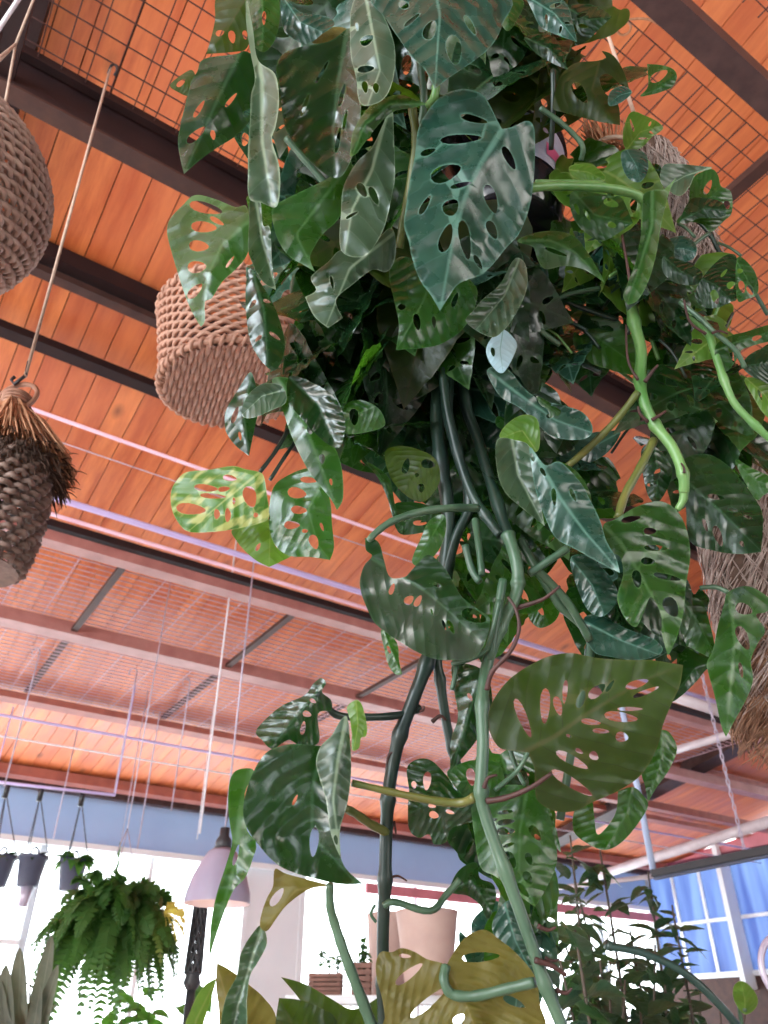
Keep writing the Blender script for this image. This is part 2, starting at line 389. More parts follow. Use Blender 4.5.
# wire mesh panels lying on the frame
def mesh_panel(u0, u1, v0, v1, du, dv, r, mat, label, hh=H1+.165, jit=0, mb_=None):
    m_ = MB(); rr = random.Random(3)
    uu = u0
    while uu <= u1+1e-6:
        m_.tube([W(uu, v0, hh+.004), W(uu+rr.uniform(-jit, jit), v1, hh+.004)], r, 4, False); uu += du
    vv = v0
    while vv <= v1+1e-6:
        m_.tube([W(u0, vv, hh), W(u1, vv+rr.uniform(-jit, jit), hh)], r, 4, False); vv += dv
    o = m_.build('wire_mesh_panel', mat)
    return tag(o, label, 'wire mesh')
mesh_panel(-3.2, 5.6, vB0+.12, vB1-.02, .082, .082, .0027, M['wire'], 'brown square wire mesh between the two nearest dark steel beams overhead', jit=.004)
mesh_panel(-2.0, 4.6, vB0-1.3, vB0-.12, .082, .082, .0027, M['wire'], 'square wire mesh cut off by the top right corner of the photo', jit=.004)
mesh_panel(-4.6, 8.0, vB4+.05, vB5-.05, .30, .075, .0045, M['pinkwire'], 'pinkish wire mesh between the round steel pipe and the first dusty red beam', H1+.105)
mesh_panel(-4.8, 8.0, vB5+.1, vB6, .30, .075, .0045, M['pinkwire'], 'pinkish wire mesh between the two dusty red beams farther back', H1+.0)

# back wall and right wall
hb = roofh(VB)
pw0 = PH(0, 836, 1.0); r = ray(0, 836); hw = r.z/r.dot(VH)*VB
def backp(px, py):
    r = ray(px, py); D = VB/r.dot(VH); return CAM + r*D
def rightp(px, py, U=UR):
    r = ray(px, py); D = U/r.dot(UH); return CAM + r*D
WB = hw-0.02; WT = WB
slab('wall_back', [W(-9, VB, WT), W(UR, VB, WT), W(UR, VB, hb), W(-9, VB, hb)], -.15, M['wallblue'])
slab('wall_back_lower', [W(-9, VB, FZ), W(UR, VB, FZ), W(UR, VB, -.75), W(-9, VB, -.75)], -.15, M['white'])
b1, b2 = uof(backp(243, 930)), uof(backp(300, 930))
slab('wall_back_pier', [W(b1, VB-.02, -.8), W(b2, VB-.02, -.8), W(b2, VB-.02, WT), W(b1, VB-.02, WT)], -.18, M['white'])
mb = MB(); mb.bar(W(-9, VB-.06, WT), W(UR, VB-.06, WT), .08, .06); struct(mb.build('trim_%d' % trim_i[0], M['white'], smooth=False)); trim_i[0] += 1
mb = MB(); mb.bar(W(6.0, VB-.10, WT-.13), W(UR, VB-.10, WT-.13), .05, .12); struct(mb.build('trim_%d' % trim_i[0], M['pinkstrip'], smooth=False)); trim_i[0] += 1
def window(n, pts, mull_x, mull_y, t=.05, mat='rod', par=None):
    """frame bars between corner points a,b,c,d (bl, br, tr, tl)"""
    a, b, c, d = [Vector(p) for p in pts]; up = (b-a).cross(d-a).normalized(); m_ = MB()
    for p, q in ((a, b), (b, c), (c, d), (d, a)): m_.bar(p, q, t, t, up)
    for f in mull_x: m_.bar(a.lerp(b, f), d.lerp(c, f), t*.7, t*.7, up)
    for f in mull_y: m_.bar(a.lerp(d, f), b.lerp(c, f), t*.7, t*.7, up)
    o = struct(m_.build('window_%d' % n, M[mat], smooth=False)); return o
g = NT('window_glass'); g.b.inputs['Base Color'].default_value = (.95, .97, 1, 1)
gl = g.node('ShaderNodeBsdfGlossy'); gl.inputs['Roughness'].default_value = .05
trn = g.node('ShaderNodeBsdfTransparent'); mxs = g.node('ShaderNodeMixShader'); mxs.inputs[0].default_value = .06
g.link(trn.outputs[0], mxs.inputs[1]); g.link(gl.outputs[0], mxs.inputs[2]); g.link(mxs.outputs[0], g.out.inputs[0]); M['glass'] = g.m
g = NT('frosted_blue_panel'); tl = g.node('ShaderNodeBsdfTranslucent')
n = g.noise(1.2, 3, g.coords('Object', (4, 4, .4))); cc = g.ramp(n, (0.17, 0.215, 0.37), (0.30, 0.37, 0.49), .35, .68)
g.link(cc, tl.inputs['Color']); g.col((0.25, 0.33, 0.6)); g.rough(.3)
trn = g.node('ShaderNodeBsdfTransparent'); g.link(cc, trn.inputs['Color'])
m1 = g.node('ShaderNodeMixShader'); m1.inputs[0].default_value = .55; g.link(tl.outputs[0], m1.inputs[1]); g.link(trn.outputs[0], m1.inputs[2])
m2 = g.node('ShaderNodeMixShader'); m2.inputs[0].default_value = .85; g.link(g.b.outputs[0], m2.inputs[1]); g.link(m1.outputs[0], m2.inputs[2])
g.link(m2.outputs[0], g.out.inputs[0]); M['frost'] = g.m
us = [-9, uof(backp(25, 930)), b1, b2, uof(backp(600, 930))]
k = 1
for ua, ub, mx_, my_ in ((us[0], us[1], (.5,), (.28, .62)), (us[1], us[2], (.5,), (.28,)), (us[3], us[4], (.33, .66), (.28,)), (us[4], UR, (), (.4,))):
    q = [W(ua, VB, -.75), W(ub, VB, -.75), W(ub, VB, WT), W(ua, VB, WT)]
    o = window(k, q, mx_, my_, .07, 'white')
    m_ = MB(); m_.box((q[0]+q[2])/2, (q[1]-q[0])/2, (q[3]-q[0])/2, VH*.004); subp = m_.build('pane', M['glass'], o, smooth=False)
    k += 1
# right wall: band below the roof, frosted blue windows, low wall
hs = rightp(768, 972).z - CAM.z; ht = rightp(768, 846).z - CAM.z
slab('wall_right', [W(UR, VB, ht), W(UR, VR, ht), W(UR, VR, roofh(VF)), W(UR, VB, roofh(VB))], -.15, M['pinkstrip'])
slab('wall_right_lower', [W(UR, VB, FZ), W(UR, VR, FZ), W(UR, VR, hs), W(UR, VB, hs)], -.15, M['brown_steel'])
vs_ = [VB, vof(rightp(655, 930)), vof(rightp(742, 930)), vof(rightp(742, 930))-3.2, VR]
for i in range(4):
    a, b = vs_[i], vs_[i+1]
    q = [W(UR, a, hs), W(UR, b, hs), W(UR, b, ht), W(UR, a, ht)]
    o = window(k, q, (.33, .66) if i else (), (.45,), .07 if i else .10, 'white' if i != 9 else 'rod'); k += 1
    m_ = MB(); m_.box((q[0]+q[2])/2, (q[1]-q[0])/2, (q[3]-q[0])/2, UH*.004); m_.build('pane', M['frost'], o, smooth=False)
pv = vs_[2]; mb = MB(); mb.bar(W(UR-.10, pv, hs-.2), W(UR-.10, pv, ht+.25), .30, .08, VH); struct(mb.build('trim_%d' % trim_i[0], M['white'], smooth=False)); trim_i[0] += 1
# roof light strip at the far left
o = window(k, [W(-2.6, VF, roofh(VF)), W(-2.3, VF, roofh(VF)), W(-2.3, VB, roofh(VB)), W(-2.6, VB, roofh(VB))], (), (.2, .4, .6, .8), .04, 'grey_steel')
m_ = MB(); m_.box(W(-2.45, (VF+VB)/2, roofh((VF+VB)/2)), UH*.14, (VH*(VB-VF)/2 - ZH*SL*(VB-VF)/2), ZH*.003); m_.build('pane', M['glass'], o, smooth=False)

# ------------------------------------------------------------------ pipes, rods and wires
def pipe_u(pa, pb, level, r, mat, name, label, cat, ua=-6, ub=UR-.4, grp=None):
    v = (vof(PH(*pa, level)) + vof(PH(*pb, level)))/2
    m_ = MB(); m_.tube([W(ua, v, level), W(ub, v, level)], r, 10); return v, tag(m_.build(name, M[mat], None), label, cat, grp)
pipe_u((30, 410), (200, 467), 2.45, .010, 'pink_pipe', 'conduit_pipe', 'thin pale pink conduit pipe just below the nearest thin dark purlin', 'pipe')
pipe_u((50, 440), (175, 480), 2.5, .003, 'rod', 'tension_wire', 'thin grey tension wire between the two pale pink pipes', 'wire')
v2, _ = pipe_u((80, 508), (192, 538), 2.62, .020, 'lilac', 'cable_rail', 'flat lilac cable rail above the glossy pink pipe', 'rail')
pipe_u((60, 518), (192, 555), 2.50, .012, 'pink_pipe', 'conduit_pipe', 'glossy pale pink pipe between the lilac rail and round steel beam', 'pipe')
pipe_u((0, 717), (192, 747), 2.2, .012, 'lilac', 'hanging_rail', 'lilac rail crossing above the orange boards near back wall', 'rail')
pipe_u((0, 738), (192, 766), 2.1, .007, 'white_rod', 'hanging_cable', 'white cable stretched under the farthest orange boards', 'cable')
# vertical hanging rods with hooks
def vrod(px, ptop, pbot, top_h=None, r=.005, mat='rod', hook=True, D=None):
    a = PR(px, ptop, .02) if top_h == 'roof' else PH(px, ptop, top_h or H1+.10); rb = ray(px, pbot); k_ = sqrt(a.x*a.x + a.y*a.y)/sqrt(rb.x**2 + rb.y**2); zb = CAM.z + rb.z*k_
    pts = []
    if hook:
        for i in range(7):
            an = pi*1.3 - i*pi*1.3/6
            pts.append(a + Vector((.035*(1+cos(an)) - .0, 0, .035*sin(an)))) 
        pts = [p - Vector((.07, 0, 0)) for p in pts]
    else: pts = [a]
    pts.append(Vector((a.x, a.y, zb)))
    m_ = MB(); m_.tube(pts, r, 6); return m_.build('hanging_rod', M[mat])
vr = [((237, 535, 835), 'roof', .007, 'white_rod', False, 'thick white rod hanging down behind the lime leaf cluster'),
      ((40, 652, 790), None, .006, 'rod', True, 'leftmost grey hooked rod, hanging to the pot rail'),
      ((78, 728, 840), 'roof', .007, 'rod', False, 'lilac rod second from left, in front of blue wall band'),
      ((137, 672, 798), None, .007, 'rod', True, 'hooked rod ending at the right end of the pot rail'),
      ((160, 712, 850), 'roof', .007, 'rod', True, 'hooked rod above the tip of the large fern'),
      ((190, 682, 812), None, .006, 'rod', True, 'hooked rod left of the lamp suspension rod'),
      ((148, 690, 845), 'roof', .004, 'rod', False, 'thin faint rod between the hooked rods over the fern'),
      ((214, 705, 840), 'roof', .005, 'white_rod', False, 'thin white rod right above the grey lamp shade')]
for (px, a, b), th, r_, m_, hk, lab in vr:
    tag(vrod(px, a, b, th, r_, m_, hk), lab, 'rod', 'rods hanging from the ceiling frame')
# ------------------------------------------------------------------ woven things
def woven_wall(m_, rad, z0, z1, rows, stakes, r, c, ax, amp=.006, seg_per=6, mi=0, squash=1.0, slant=0.):
    X, Y, Z = ax
    n = stakes*seg_per//2
    for k in range(rows):
        f = (k+.5)/rows; z = z0 + (z1-z0)*f; pts = []
        for i in range(n):
            a = 2*pi*i/n
            q = rad(f) + amp*cos(stakes/2*a + (k % 2)*pi + slant*k)
            zz = z + .35*r*sin(stakes*a)
            pts.append(c + q*cos(a)*X + q*sin(a)*Y + zz*Z)
        m_.tube(pts, r, 5, False, mi, closed=True)
def ring(m_, c, ax, R_, r, turns=40, mi=0, n=160):
    """twisted rim: fat ring with a wrapped strand"""
    X, Y, Z = ax
    m_.tube([c + R_*cos(2*pi*i/n)*X + R_*sin(2*pi*i/n)*Y for i in range(n)], r*.8, 6, False, mi, closed=True)
    pts = []; nn = turns*8
    for i in range(nn):
        a = 2*pi*i/nn; b = 2*pi*turns*i/nn
        q = R_ + r*cos(b); pts.append(c + q*cos(a)*X + q*sin(a)*Y + r*sin(b)*Z)
    m_.tube(pts, r*.45, 5, False, mi, closed=True)
def frame_axes(tilt=0, az=0, roll=0):
    Rm = Matrix.Rotation(az, 3, 'Z') @ Matrix.Rotation(tilt, 3, 'X') @ Matrix.Rotation(roll, 3, 'Y')
    return Rm @ Vector((1,0,0)), Rm @ Vector((0,1,0)), Rm @ Vector((0,0,1))
# centre basket
def basket(c, Rb, Rt, Hh, rows, ax, mat, label, rstr, hang_to=None, base_rows=14):
    root = empty('hanging_basket', c, label, 'basket')
    X, Y, Z = ax
    m_ = MB(); woven_wall(m_, lambda f: Rb + (Rt-Rb)*f, 0.02, Hh, rows, 44, rstr, c, ax, .007)
    wl = m_.build('basket_wall', mat, root)
    m_ = MB()
    ring(m_, c + Z*.012, ax, Rb+.004, .013, 44); subpart(m_, 'base_rim', mat, wl, root)
    m_ = MB()
    n = int(Rb/ (rstr*1.9))
    for j in range(-n, n+1):                                     # straight weavers across the base
        x = j*rstr*1.9; hl = sqrt(max(0, Rb*Rb - x*x))
        if hl < .02: continue
        pts = []; N = max(4, int(hl/.012))
        for i in range(N+1):
            y = -hl + 2*hl*i/N
            pts.append(c + x*X + y*Y + Z*(.004 + .005*cos(y/.042*pi + (j % 2)*pi)))
        m_.tube(pts, rstr, 5, False)
    for j in range(-5, 6):
        y = j*.042*1.0
        if abs(y) < Rb-.01:
            hl = sqrt(Rb*Rb-y*y); m_.tube([c - hl*X + y*Y + Z*.004, c + hl*X + y*Y + Z*.004], .004, 5, False)
    m_.build('base', mat, root)
    m_ = MB(); ring(m_, c + Z*Hh, ax, Rt+.002, .012, 40); subpart(m_, 'top_rim', mat, wl, root)
    if hang_to is not None:
        m_ = MB(); top = Vector((c.x, c.y, CAM.z+H1+.02)); mid = c + Z*(Hh+.35)
        for k_ in range(3):
            a = 2*pi*k_/3+.4; m_.tube([c + Rt*cos(a)*X + Rt*sin(a)*Y + Z*Hh, mid], .004, 6)
        m_.tube([mid, top], .004, 6); m_.build('hanging_cord', M['cord'], root)
    return root
basket(P(232, 388, 2.45), .212, .218, .30, 17, frame_axes(radians(4), radians(20), radians(-9)), M['wicker'], 'round tan wicker basket hanging behind left side of trailing plant, woven base showing', .0075, True)
# upper left bulb basket
c = P(-122, 250, 1.45); ax = frame_axes(radians(3), radians(25), radians(4))
root = empty('hanging_basket', c, 'large bulging pale wicker basket cut off by left photo edge', 'basket')
m_ = MB(); woven_wall(m_, lambda f: .07 + .165*sin(min(1, f*.93+.04)*pi)**.62, 0, .40, 42, 56, .0060, c, ax, .0075, slant=.55)
m_.build('basket_wall', M['wicker2'], root)
m_ = MB(); m_.lathe([(.0, .004), (.085, .0), (.09, .01)], c, 32, ax=ax); m_.build('base', M['wickerd'], root)
m_ = MB()
for k_ in range(3):
    a = 2*pi*k_/3+.4; m_.tube([c + .08*cos(a)*ax[0] + .08*sin(a)*ax[1] + ax[2]*.40, c + ax[2]*.75], .003, 6)
m_.tube([c+ax[2]*.75, Vector((c.x, c.y, CAM.z+H1+.16))], .003, 6); m_.build('hanging_cord', M['cord'], root)
# lower left bell shaped basket on a cord
hookp = PH(111, 66, H1+.16); yb = hookp.y
def PY(px, py, Y):
    r = ray(px, py); return CAM + r*(Y/r.y)
ctop = PY(17, 400, yb); cc_ = PY(6, 520, yb); rad0 = .135
ax = frame_axes(radians(2), 0.3, radians(-2))
zb = PY(20, 570, yb).z; zt = PY(20, 468, yb).z; zz = PY(20, 402, yb).z
c = Vector((PY(-5, 520, yb).x, yb, zb)); Hh = zt - zb
root = empty('hanging_basket', c, 'grey brown bell basket with dark fringe and straw crown hanging on cord at left', 'basket')
m_ = MB(); woven_wall(m_, lambda f: .066 + .030*sin(min(1, f*.75+.12)*pi), 0, Hh+.02, 15, 34, .0068, c, ax, .006, slant=.5)
m_.lathe([(.0, .004), (.075, .0)], c, 30); m_.build('basket_wall', M['wickerd'], root)
m_ = MB(); rr = random.Random(5)
for i in range(1100):
    a = rr.uniform(0, 2*pi); z = c.z + Hh + rr.uniform(-.03, .035); q = rr.uniform(.075, .115)
    p = Vector((c.x + q*cos(a), c.y + q*sin(a), z)); d = Vector((cos(a)*rr.uniform(.3, 1), sin(a)*rr.uniform(.3, 1), rr.uniform(-1.1, .3)))*rr.uniform(.018, .042)
    m_.tube([p, p+d*.6, p+d + Vector((0, 0, -.006))], [.0016, .0013, .0006], 3, False)
m_.build('fringe', M['fringe'], root)
m_ = MB(); topc = Vector((ctop.x, yb, zz-.02))
for i in range(420):
    a = rr.uniform(0, 2*pi); q0 = rr.uniform(.012, .028); q1 = rr.uniform(.08, .135)
    p0 = topc + Vector((q0*cos(a), q0*sin(a), rr.uniform(-.01, .02))); a2 = a + rr.uniform(-.35, .35)
    p1 = Vector((c.x + q1*cos(a2), c.y + q1*sin(a2), c.z + Hh + rr.uniform(-.005, .03)))
    mid = p0.lerp(p1, .5) + Vector((0, 0, rr.uniform(-.005, .015)))
    m_.tube([p0, mid, p1], [.0025, .003, .0018], 4, False)
m_.build('straw_crown', M['straw'], root)
m_ = MB()
hp = [topc + Vector((.042*cos(a), .01*sin(a), .035 + .05*sin(a))) for a in [i*2*pi/24 for i in range(24)]]
m_.tube(hp, .006, 6, False, closed=True)
for k_ in range(4): m_.tube([topc + Vector((.03*cos(a), .03*sin(a), .002+.010*k_)) for a in [i*2*pi/20 for i in range(20)]], .004, 5, False, closed=True)
m_.build('handle_loop', M['wicker'], root)
# cord with iron hooks (a thing of its own: it also carries other baskets)
root = empty('suspension_cord', hookp, 'beige cord with black hook running from mesh down to the bell basket', 'cord')
lo = topc + Vector((0, 0, .10))
m_ = MB(); m_.tube([hookp, lo], .0042, 8); m_.build('cord', M['cord'], root)
m_ = MB(); m_.tube([hookp + Vector((0, 0, -.05)), hookp + Vector((0, 0, .0)), hookp + Vector((.006, 0, .012)), hookp + Vector((.02, 0, .0)), hookp + Vector((.028, 0, -.035)), hookp+Vector((.024, 0, -.06))], .0048, 8)
m_.build('hook', M['blackmetal'], root)
m_ = MB(); m_.tube([lo + Vector((-.004, 0, .05)), lo + Vector((0, 0, .005)), lo+Vector((-.02, 0, -.025)), lo+Vector((-.03, 0, -.01)), lo + Vector((-.025, 0, .0))], .0042, 8)
m_.build('hook', M['blackmetal'], root)
# cable from top-left corner
m_ = MB(); m_.tube([PH(-10, 42, 2.2), PH(22, -6, 2.3)], .006, 8); tag(m_.build('white_cable', M['white_rod']), 'short white cable crossing the top left corner', 'cable')

# ------------------------------------------------------------------ leaf builder
def in_poly(x, y, poly):
    c_ = False; n_ = len(poly); j = n_-1
    for i in range(n_):
        xi, yi = poly[i]; xj, yj = poly[j]
        if (yi > y) != (yj > y) and x < (xj-xi)*(y-yi)/(yj-yi)+xi: c_ = not c_
        j = i
    return c_
def catmull2(pts, n, sharp=()):
    out = []; N = len(pts)
    for i in range(N):
        p0, p1, p2, p3 = pts[i-1], pts[i], pts[(i+1) % N], pts[(i+2) % N]
        if i in sharp: p0 = p1
        if (i+1) % N in sharp: p3 = p2
        for k in range(n):
            t = k/n
            out.append(tuple(.5*((2*p1[j]) + (p2[j]-p0[j])*t + (2*p0[j]-5*p1[j]+4*p2[j]-p3[j])*t*t + (3*p1[j]-p0[j]-3*p2[j]+p3[j])*t**3) for j in (0, 1)))
    return out
def seg_st(x, y, mid):
    """arc fraction and signed distance to the midrib polyline"""
    best = None; acc = 0; tot = sum(math.dist(mid[i], mid[i+1]) for i in range(len(mid)-1))
    for i in range(len(mid)-1):
        ax_, ay = mid[i]; bx, by = mid[i+1]; dx, dy = bx-ax_, by-ay; l = math.hypot(dx, dy)
        t = ((x-ax_)*dx + (y-ay)*dy)/(l*l)
        lo_ = -9 if i == 0 else 0; hi = 9 if i == len(mid)-2 else 1
        t = max(lo_, min(hi, t)); qx, qy = ax_+t*dx, ay+t*dy; d = math.hypot(x-qx, y-qy)
        sg = 1 if dx*(y-ay) - dy*(x-ax_) > 0 else -1
        if best is None or d < best[0]: best = (d, acc + t*l, sg)
        acc += l
    return best[1]/tot, best[0]*best[2]/tot, tot
def tri_leaf(outline, holes, mid, step):
    """2D leaf blade with real holes: returns verts, tris, (s,t), edge flag"""
    vs = []; es = []; edge = []
    def loop(pl, flag=1.0):
        b0 = len(vs)
        for p in pl: vs.append(Vector(p)); edge.append(flag)
        for i in range(len(pl)): es.append((b0+i, b0+(i+1) % len(pl)))
    loop(outline)
    hp = []
    for h in holes:
        if len(h) == 5:
            x, y, l, w_, a = h; a = radians(a); n_ = 14; pl = []
            for i in range(n_):
                b = 2*pi*i/n_; ex = l/2*cos(b); ey = w_/2*sin(b)*(1-.25*cos(b))
                pl.append((x + ex*cos(a) - ey*sin(a), y + ex*sin(a) + ey*cos(a)))
        else: pl = h
        if all(in_poly(q[0], q[1], outline) for q in pl) and not any(in_poly(q[0], q[1], o2) for o2 in hp for q in pl) and not any(in_poly(q[0], q[1], pl) for o2 in hp for q in o2):
            hp.append(pl); loop(pl)
    xs = [p[0] for p in outline]; ys = [p[1] for p in outline]; rr_ = random.Random(1)
    y = min(ys); row = 0
    bpts = [tuple(v) for v in vs]
    while y < max(ys):
        x = min(xs) + (step/2 if row % 2 else 0)
        while x < max(xs):
            qx, qy = x + rr_.uniform(-.15, .15)*step, y + rr_.uniform(-.15, .15)*step
            if in_poly(qx, qy, outline) and not any(in_poly(qx, qy, o2) for o2 in hp) and min((qx-b[0])**2 + (qy-b[1])**2 for b in bpts) > (step*.42)**2:
                vs.append(Vector((qx, qy))); edge.append(0.0)
            x += step
        y += step*.87; row += 1
    ov, oe, of, a1, a2, a3 = delaunay_2d_cdt(vs, es, [], 0, 1e-4, True)
    ed = [max([edge[i] for i in ids] or [1.0]) for ids in a1]
    tris = []
    for f in of:
        cx = sum(ov[i][0] for i in f)/3; cy = sum(ov[i][1] for i in f)/3
        if in_poly(cx, cy, outline) and not any(in_poly(cx, cy, o2) for o2 in hp): tris.append(tuple(f))
    return [tuple(v) for v in ov], tris, ed
def auto_holes(outline, mid, n, rr_, wide=1.0, lo=.12, hi=.82):
    tot = sum(math.dist(mid[i], mid[i+1]) for i in range(len(mid)-1)); hs_ = []
    for side in (-1, 1):
        for k in range(n):
            s_ = lo + (hi-lo)*(k+.5)/n + rr_.uniform(-.03, .03)
            acc = 0; d = s_*tot
            for i in range(len(mid)-1):
                l = math.dist(mid[i], mid[i+1])
                if d <= acc+l or i == len(mid)-2: break
                acc += l
            f = (d-acc)/l; bx = mid[i][0] + f*(mid[i+1][0]-mid[i][0]); by = mid[i][1] + f*(mid[i+1][1]-mid[i][1])
            tx, ty = (mid[i+1][0]-mid[i][0])/l, (mid[i+1][1]-mid[i][1])/l
            a = atan2(ty, tx) + side*radians(58 - 14*s_)
            dx, dy = cos(a), sin(a); q = 0
            while in_poly(bx + dx*q, by + dy*q, outline) and q < tot: q += tot*.01
            if q < tot*.12: continue
            ln = q*rr_.uniform(.42, .60); ce = q*rr_.uniform(.46, .54)
            hs_.append((bx + dx*ce, by + dy*ce, ln, min(ln*.42, tot*rr_.uniform(.035, .06)*wide), math.degrees(a)))
    return hs_
def finish(me, sts, ed, mats):
    lay = me.uv_layers.new(name='UVMap')
    for l in me.loops: lay.data[l.index].uv = sts[l.vertex_index]
    at = me.attributes.new('edge', 'FLOAT', 'POINT')
    for i, e in enumerate(ed): at.data[i].value = e
    for m_ in mats: me.materials.append(m_)
    for p in me.polygons: p.use_smooth = True
    me.update()
def traced(outline, mid, D, mat, root, holes=None, auto=0, a=0., b=0., c=.35, d=0., g=-.45, wave=.006, sharp=(), step=None, n=5, name='leaf'):
    """one leaf of the plant, from its seen outline, standing at distance D with its own tilt (a, b), fold c and curl d"""
    ol = catmull2(outline, n, sharp); rr_ = random.Random(int(outline[0][0]*7 + outline[0][1]*13))
    wave *= .5
    tot = sum(math.dist(mid[i], mid[i+1]) for i in range(len(mid)-1))
    hs_ = list(holes or []) + (auto_holes(ol, mid, auto, rr_) if auto else [])
    vv, tris, ed = tri_leaf(ol, hs_, mid, step or max(3.2, tot/22))
    k_ = D/FPX; pts = []; sts = []; bx, by = mid[0]; sd_ = rr_.uniform(0, 50)
    p0 = rr_.uniform(0, 6)
    for x, y in vv:
        s_, t_, _ = seg_st(x, y, mid); s_c = max(-.3, min(1.2, s_))
        ph = s_c*6.5 - abs(t_)**1.25*7.4
        dd = D + k_*(g*(y-by)) + k_*tot*(a*s_c + b*t_ + c*abs(t_) + d*s_c*s_c + wave*cos(2*pi*ph)*min(1, abs(t_)*8)*(.15 + 1.3*max(0, .5+nz.noise((s_*2.5+sd_, t_*3.5, 0)))) + .055*nz.noise((s_*3.2, t_*4.2, sd_)) + .011*nz.noise((s_*9, t_*10, sd_)) + .02*sin(9*t_+p0)*s_c)
        pts.append(P(x, y, dd) - root.location); sts.append((s_, t_))
    me = bpy.data.meshes.new(name); me.from_pydata([tuple(p) for p in pts], [], tris); finish(me, sts, ed, [L[mat]])
    o = bpy.data.objects.new(name, me); C.objects.link(o); o.parent = root; return o
HEART = [(0, 0), (-.03, .10), (-.12, .13), (.0, .28), (.15, .345), (.33, .36), (.52, .31), (.72, .20), (.88, .08), (1.0, 0)]
def generic_leaf(mat, seed, holes=3, width=1.0, curl=.35, fold=.35, name='leaf', step=.05, lance=False):
    """unit leaf, base at origin, tip along +X, face +Z"""
    rr_ = random.Random(seed)
    H_ = [(0, 0), (.0, .03), (.06, .09), (.2, .15), (.4, .18), (.6, .15), (.8, .08), (.92, .03), (1, 0)] if lance else HEART
    up = [(x, y*width*(1+rr_.uniform(-.08, .08))) for x, y in H_]; dn = [(x, -y*width*(1+rr_.uniform(-.08, .08))) for x, y in H_[1:-1]][::-1]
    ol = catmull2(up + dn, 3, (0, len(up)-1)); mid = [(0, 0), (.5, 0), (1, 0)]
    hs_ = auto_holes(ol, mid, holes, rr_, 1.1) if holes else []
    vv, tris, ed = tri_leaf(ol, hs_, mid, step); pts = []; sts = []
    for x, y in vv:
        ph = x*6.5 - abs(y)**1.25*7.4
        z = fold*abs(y)*(1-.4*x) - curl*x*x + .012*cos(2*pi*ph)*min(1, abs(y)*8) + .03*sin(11*y + seed)*x
        pts.append((x*(1-.12*curl*x), y, z)); sts.append((x, y))
    me = bpy.data.meshes.new(name); me.from_pydata(pts, [], tris); finish(me, sts, ed, [L[mat]]); return me
def orient(base, direction, normal, size):
    X = direction.normalized(); Z = (normal - normal.dot(X)*X)
    if Z.length < 1e-5: Z = X.orthogonal()
    Z.normalize(); Y = Z.cross(X)
    m_ = Matrix((X, Y, Z)).transposed().to_4x4() @ Matrix.Scale(size, 4); m_.translation = base; return m_
def place_leaf(me, base, direction, normal, size, root, name='leaf'):
    o = bpy.data.objects.new(name, me); C.objects.link(o); o.parent = root
    m_ = orient(base - root.location, direction, normal, size); o.matrix_local = m_; return o

# ------------------------------------------------------------------ the trailing monstera
potc = P(500, 205, 1.33)
plant = empty('hanging_monstera', potc, 'long trailing monstera with holed leaves cascading from black hanging pot', 'plant')
m_ = MB(); m_.lathe([(0, -.10), (.085, -.10), (.092, -.095), (.108, .0), (.120, .095), (.126, .10), (.126, .125), (.118, .125), (.112, .10), (.10, .0), (.0, -.05)], potc, 48)
pt_ = m_.build('pot', M['pot'], plant)
for nm_, mt_, z0_, z1_, a0_, a1_ in (('label', 'label_lilac', -.015, .085, -1.35, .35), ('label_patch', 'label_pink', .005, .035, -.95, -.35)):
    m_ = MB(); vs_ = []; N_ = 24; e_ = .0015 if nm_ == 'label' else .0025
    for i in range(N_+1):
        a = a0_ + (a1_-a0_)*i/N_
        for z_ in (z0_, z1_):
            R_ = .108 + (.120-.108)*z_/.095 + e_; vs_.append(potc + Vector((R_*cos(a), R_*sin(a), z_)))
    m_.add(vs_, [(2*i, 2*i+2, 2*i+3, 2*i+1) for i in range(N_)])
    o = subpart(m_, nm_, M[mt_], pt_, plant)
m_ = MB(); m_.lathe([(0, .098), (.113, .098)], potc, 32); m_.build('soil', M['soil'], plant)
m_ = MB()
for k_ in range(3):
    a = 2*pi*k_/3 + .9; e = potc + Vector((.122*cos(a), .122*sin(a), .12)); m_.tube([e, potc + Vector((0, 0, .62))], .003, 6)
m_.tube([potc + Vector((0, 0, .62)), Vector((potc.x, potc.y, CAM.z+H1+.17))], .004, 6)
m_.build('hanger', M['blackmetal'], plant)
def tr(mat, D, o, m, **k): return traced(o, m, D, mat, plant, **k)
# --- upper left
tr('dark', 1.00, [(236,54),(204,59),(197,72),(191,82),(187,98),(182,118),(178,140),(180,157),(184,174),(200,160),(217,148),(237,135),(250,120),(257,100),(260,75),(255,58),(245,51)], [(240,54),(222,90),(204,130),(184,174)],
   holes=[(199,109,20,5,-58),(196,135,24,8,-42),(213,135,10,5,80),(247,113,10,6,-50),(231,100,18,4,-50)], sharp=(8,), c=.30, b=-.25)
tr('under', 1.12, [(218,-6),(215,20),(211,38),(206,54),(233,52),(247,48),(252,25),(250,-6)], [(248,-6),(228,28),(207,53)], holes=[(220,33,9,6,-20),(232,37,13,7,80),(245,35,9,5,80)], sharp=(3,), n=4)
tr('mid', .98, [(248,-6),(247,20),(250,40),(262,52),(272,45),(278,30),(280,10),(275,-6)], [(262,-6),(263,25),(262,52)], holes=[(264,18,14,4,92)], c=.5)
tr('grey', .96, [(247,0),(253,30),(258,60),(275,74),(279,100),(276,125),(272,140),(279,165),(280,190),(276,207),(262,203),(249,198),(248,170),(248,150),(250,120),(251,95),(255,78),(250,50),(246,20)], [(252,20),(262,80),(262,140),(272,206)], c=-.9, b=.4, auto=0, wave=.03)
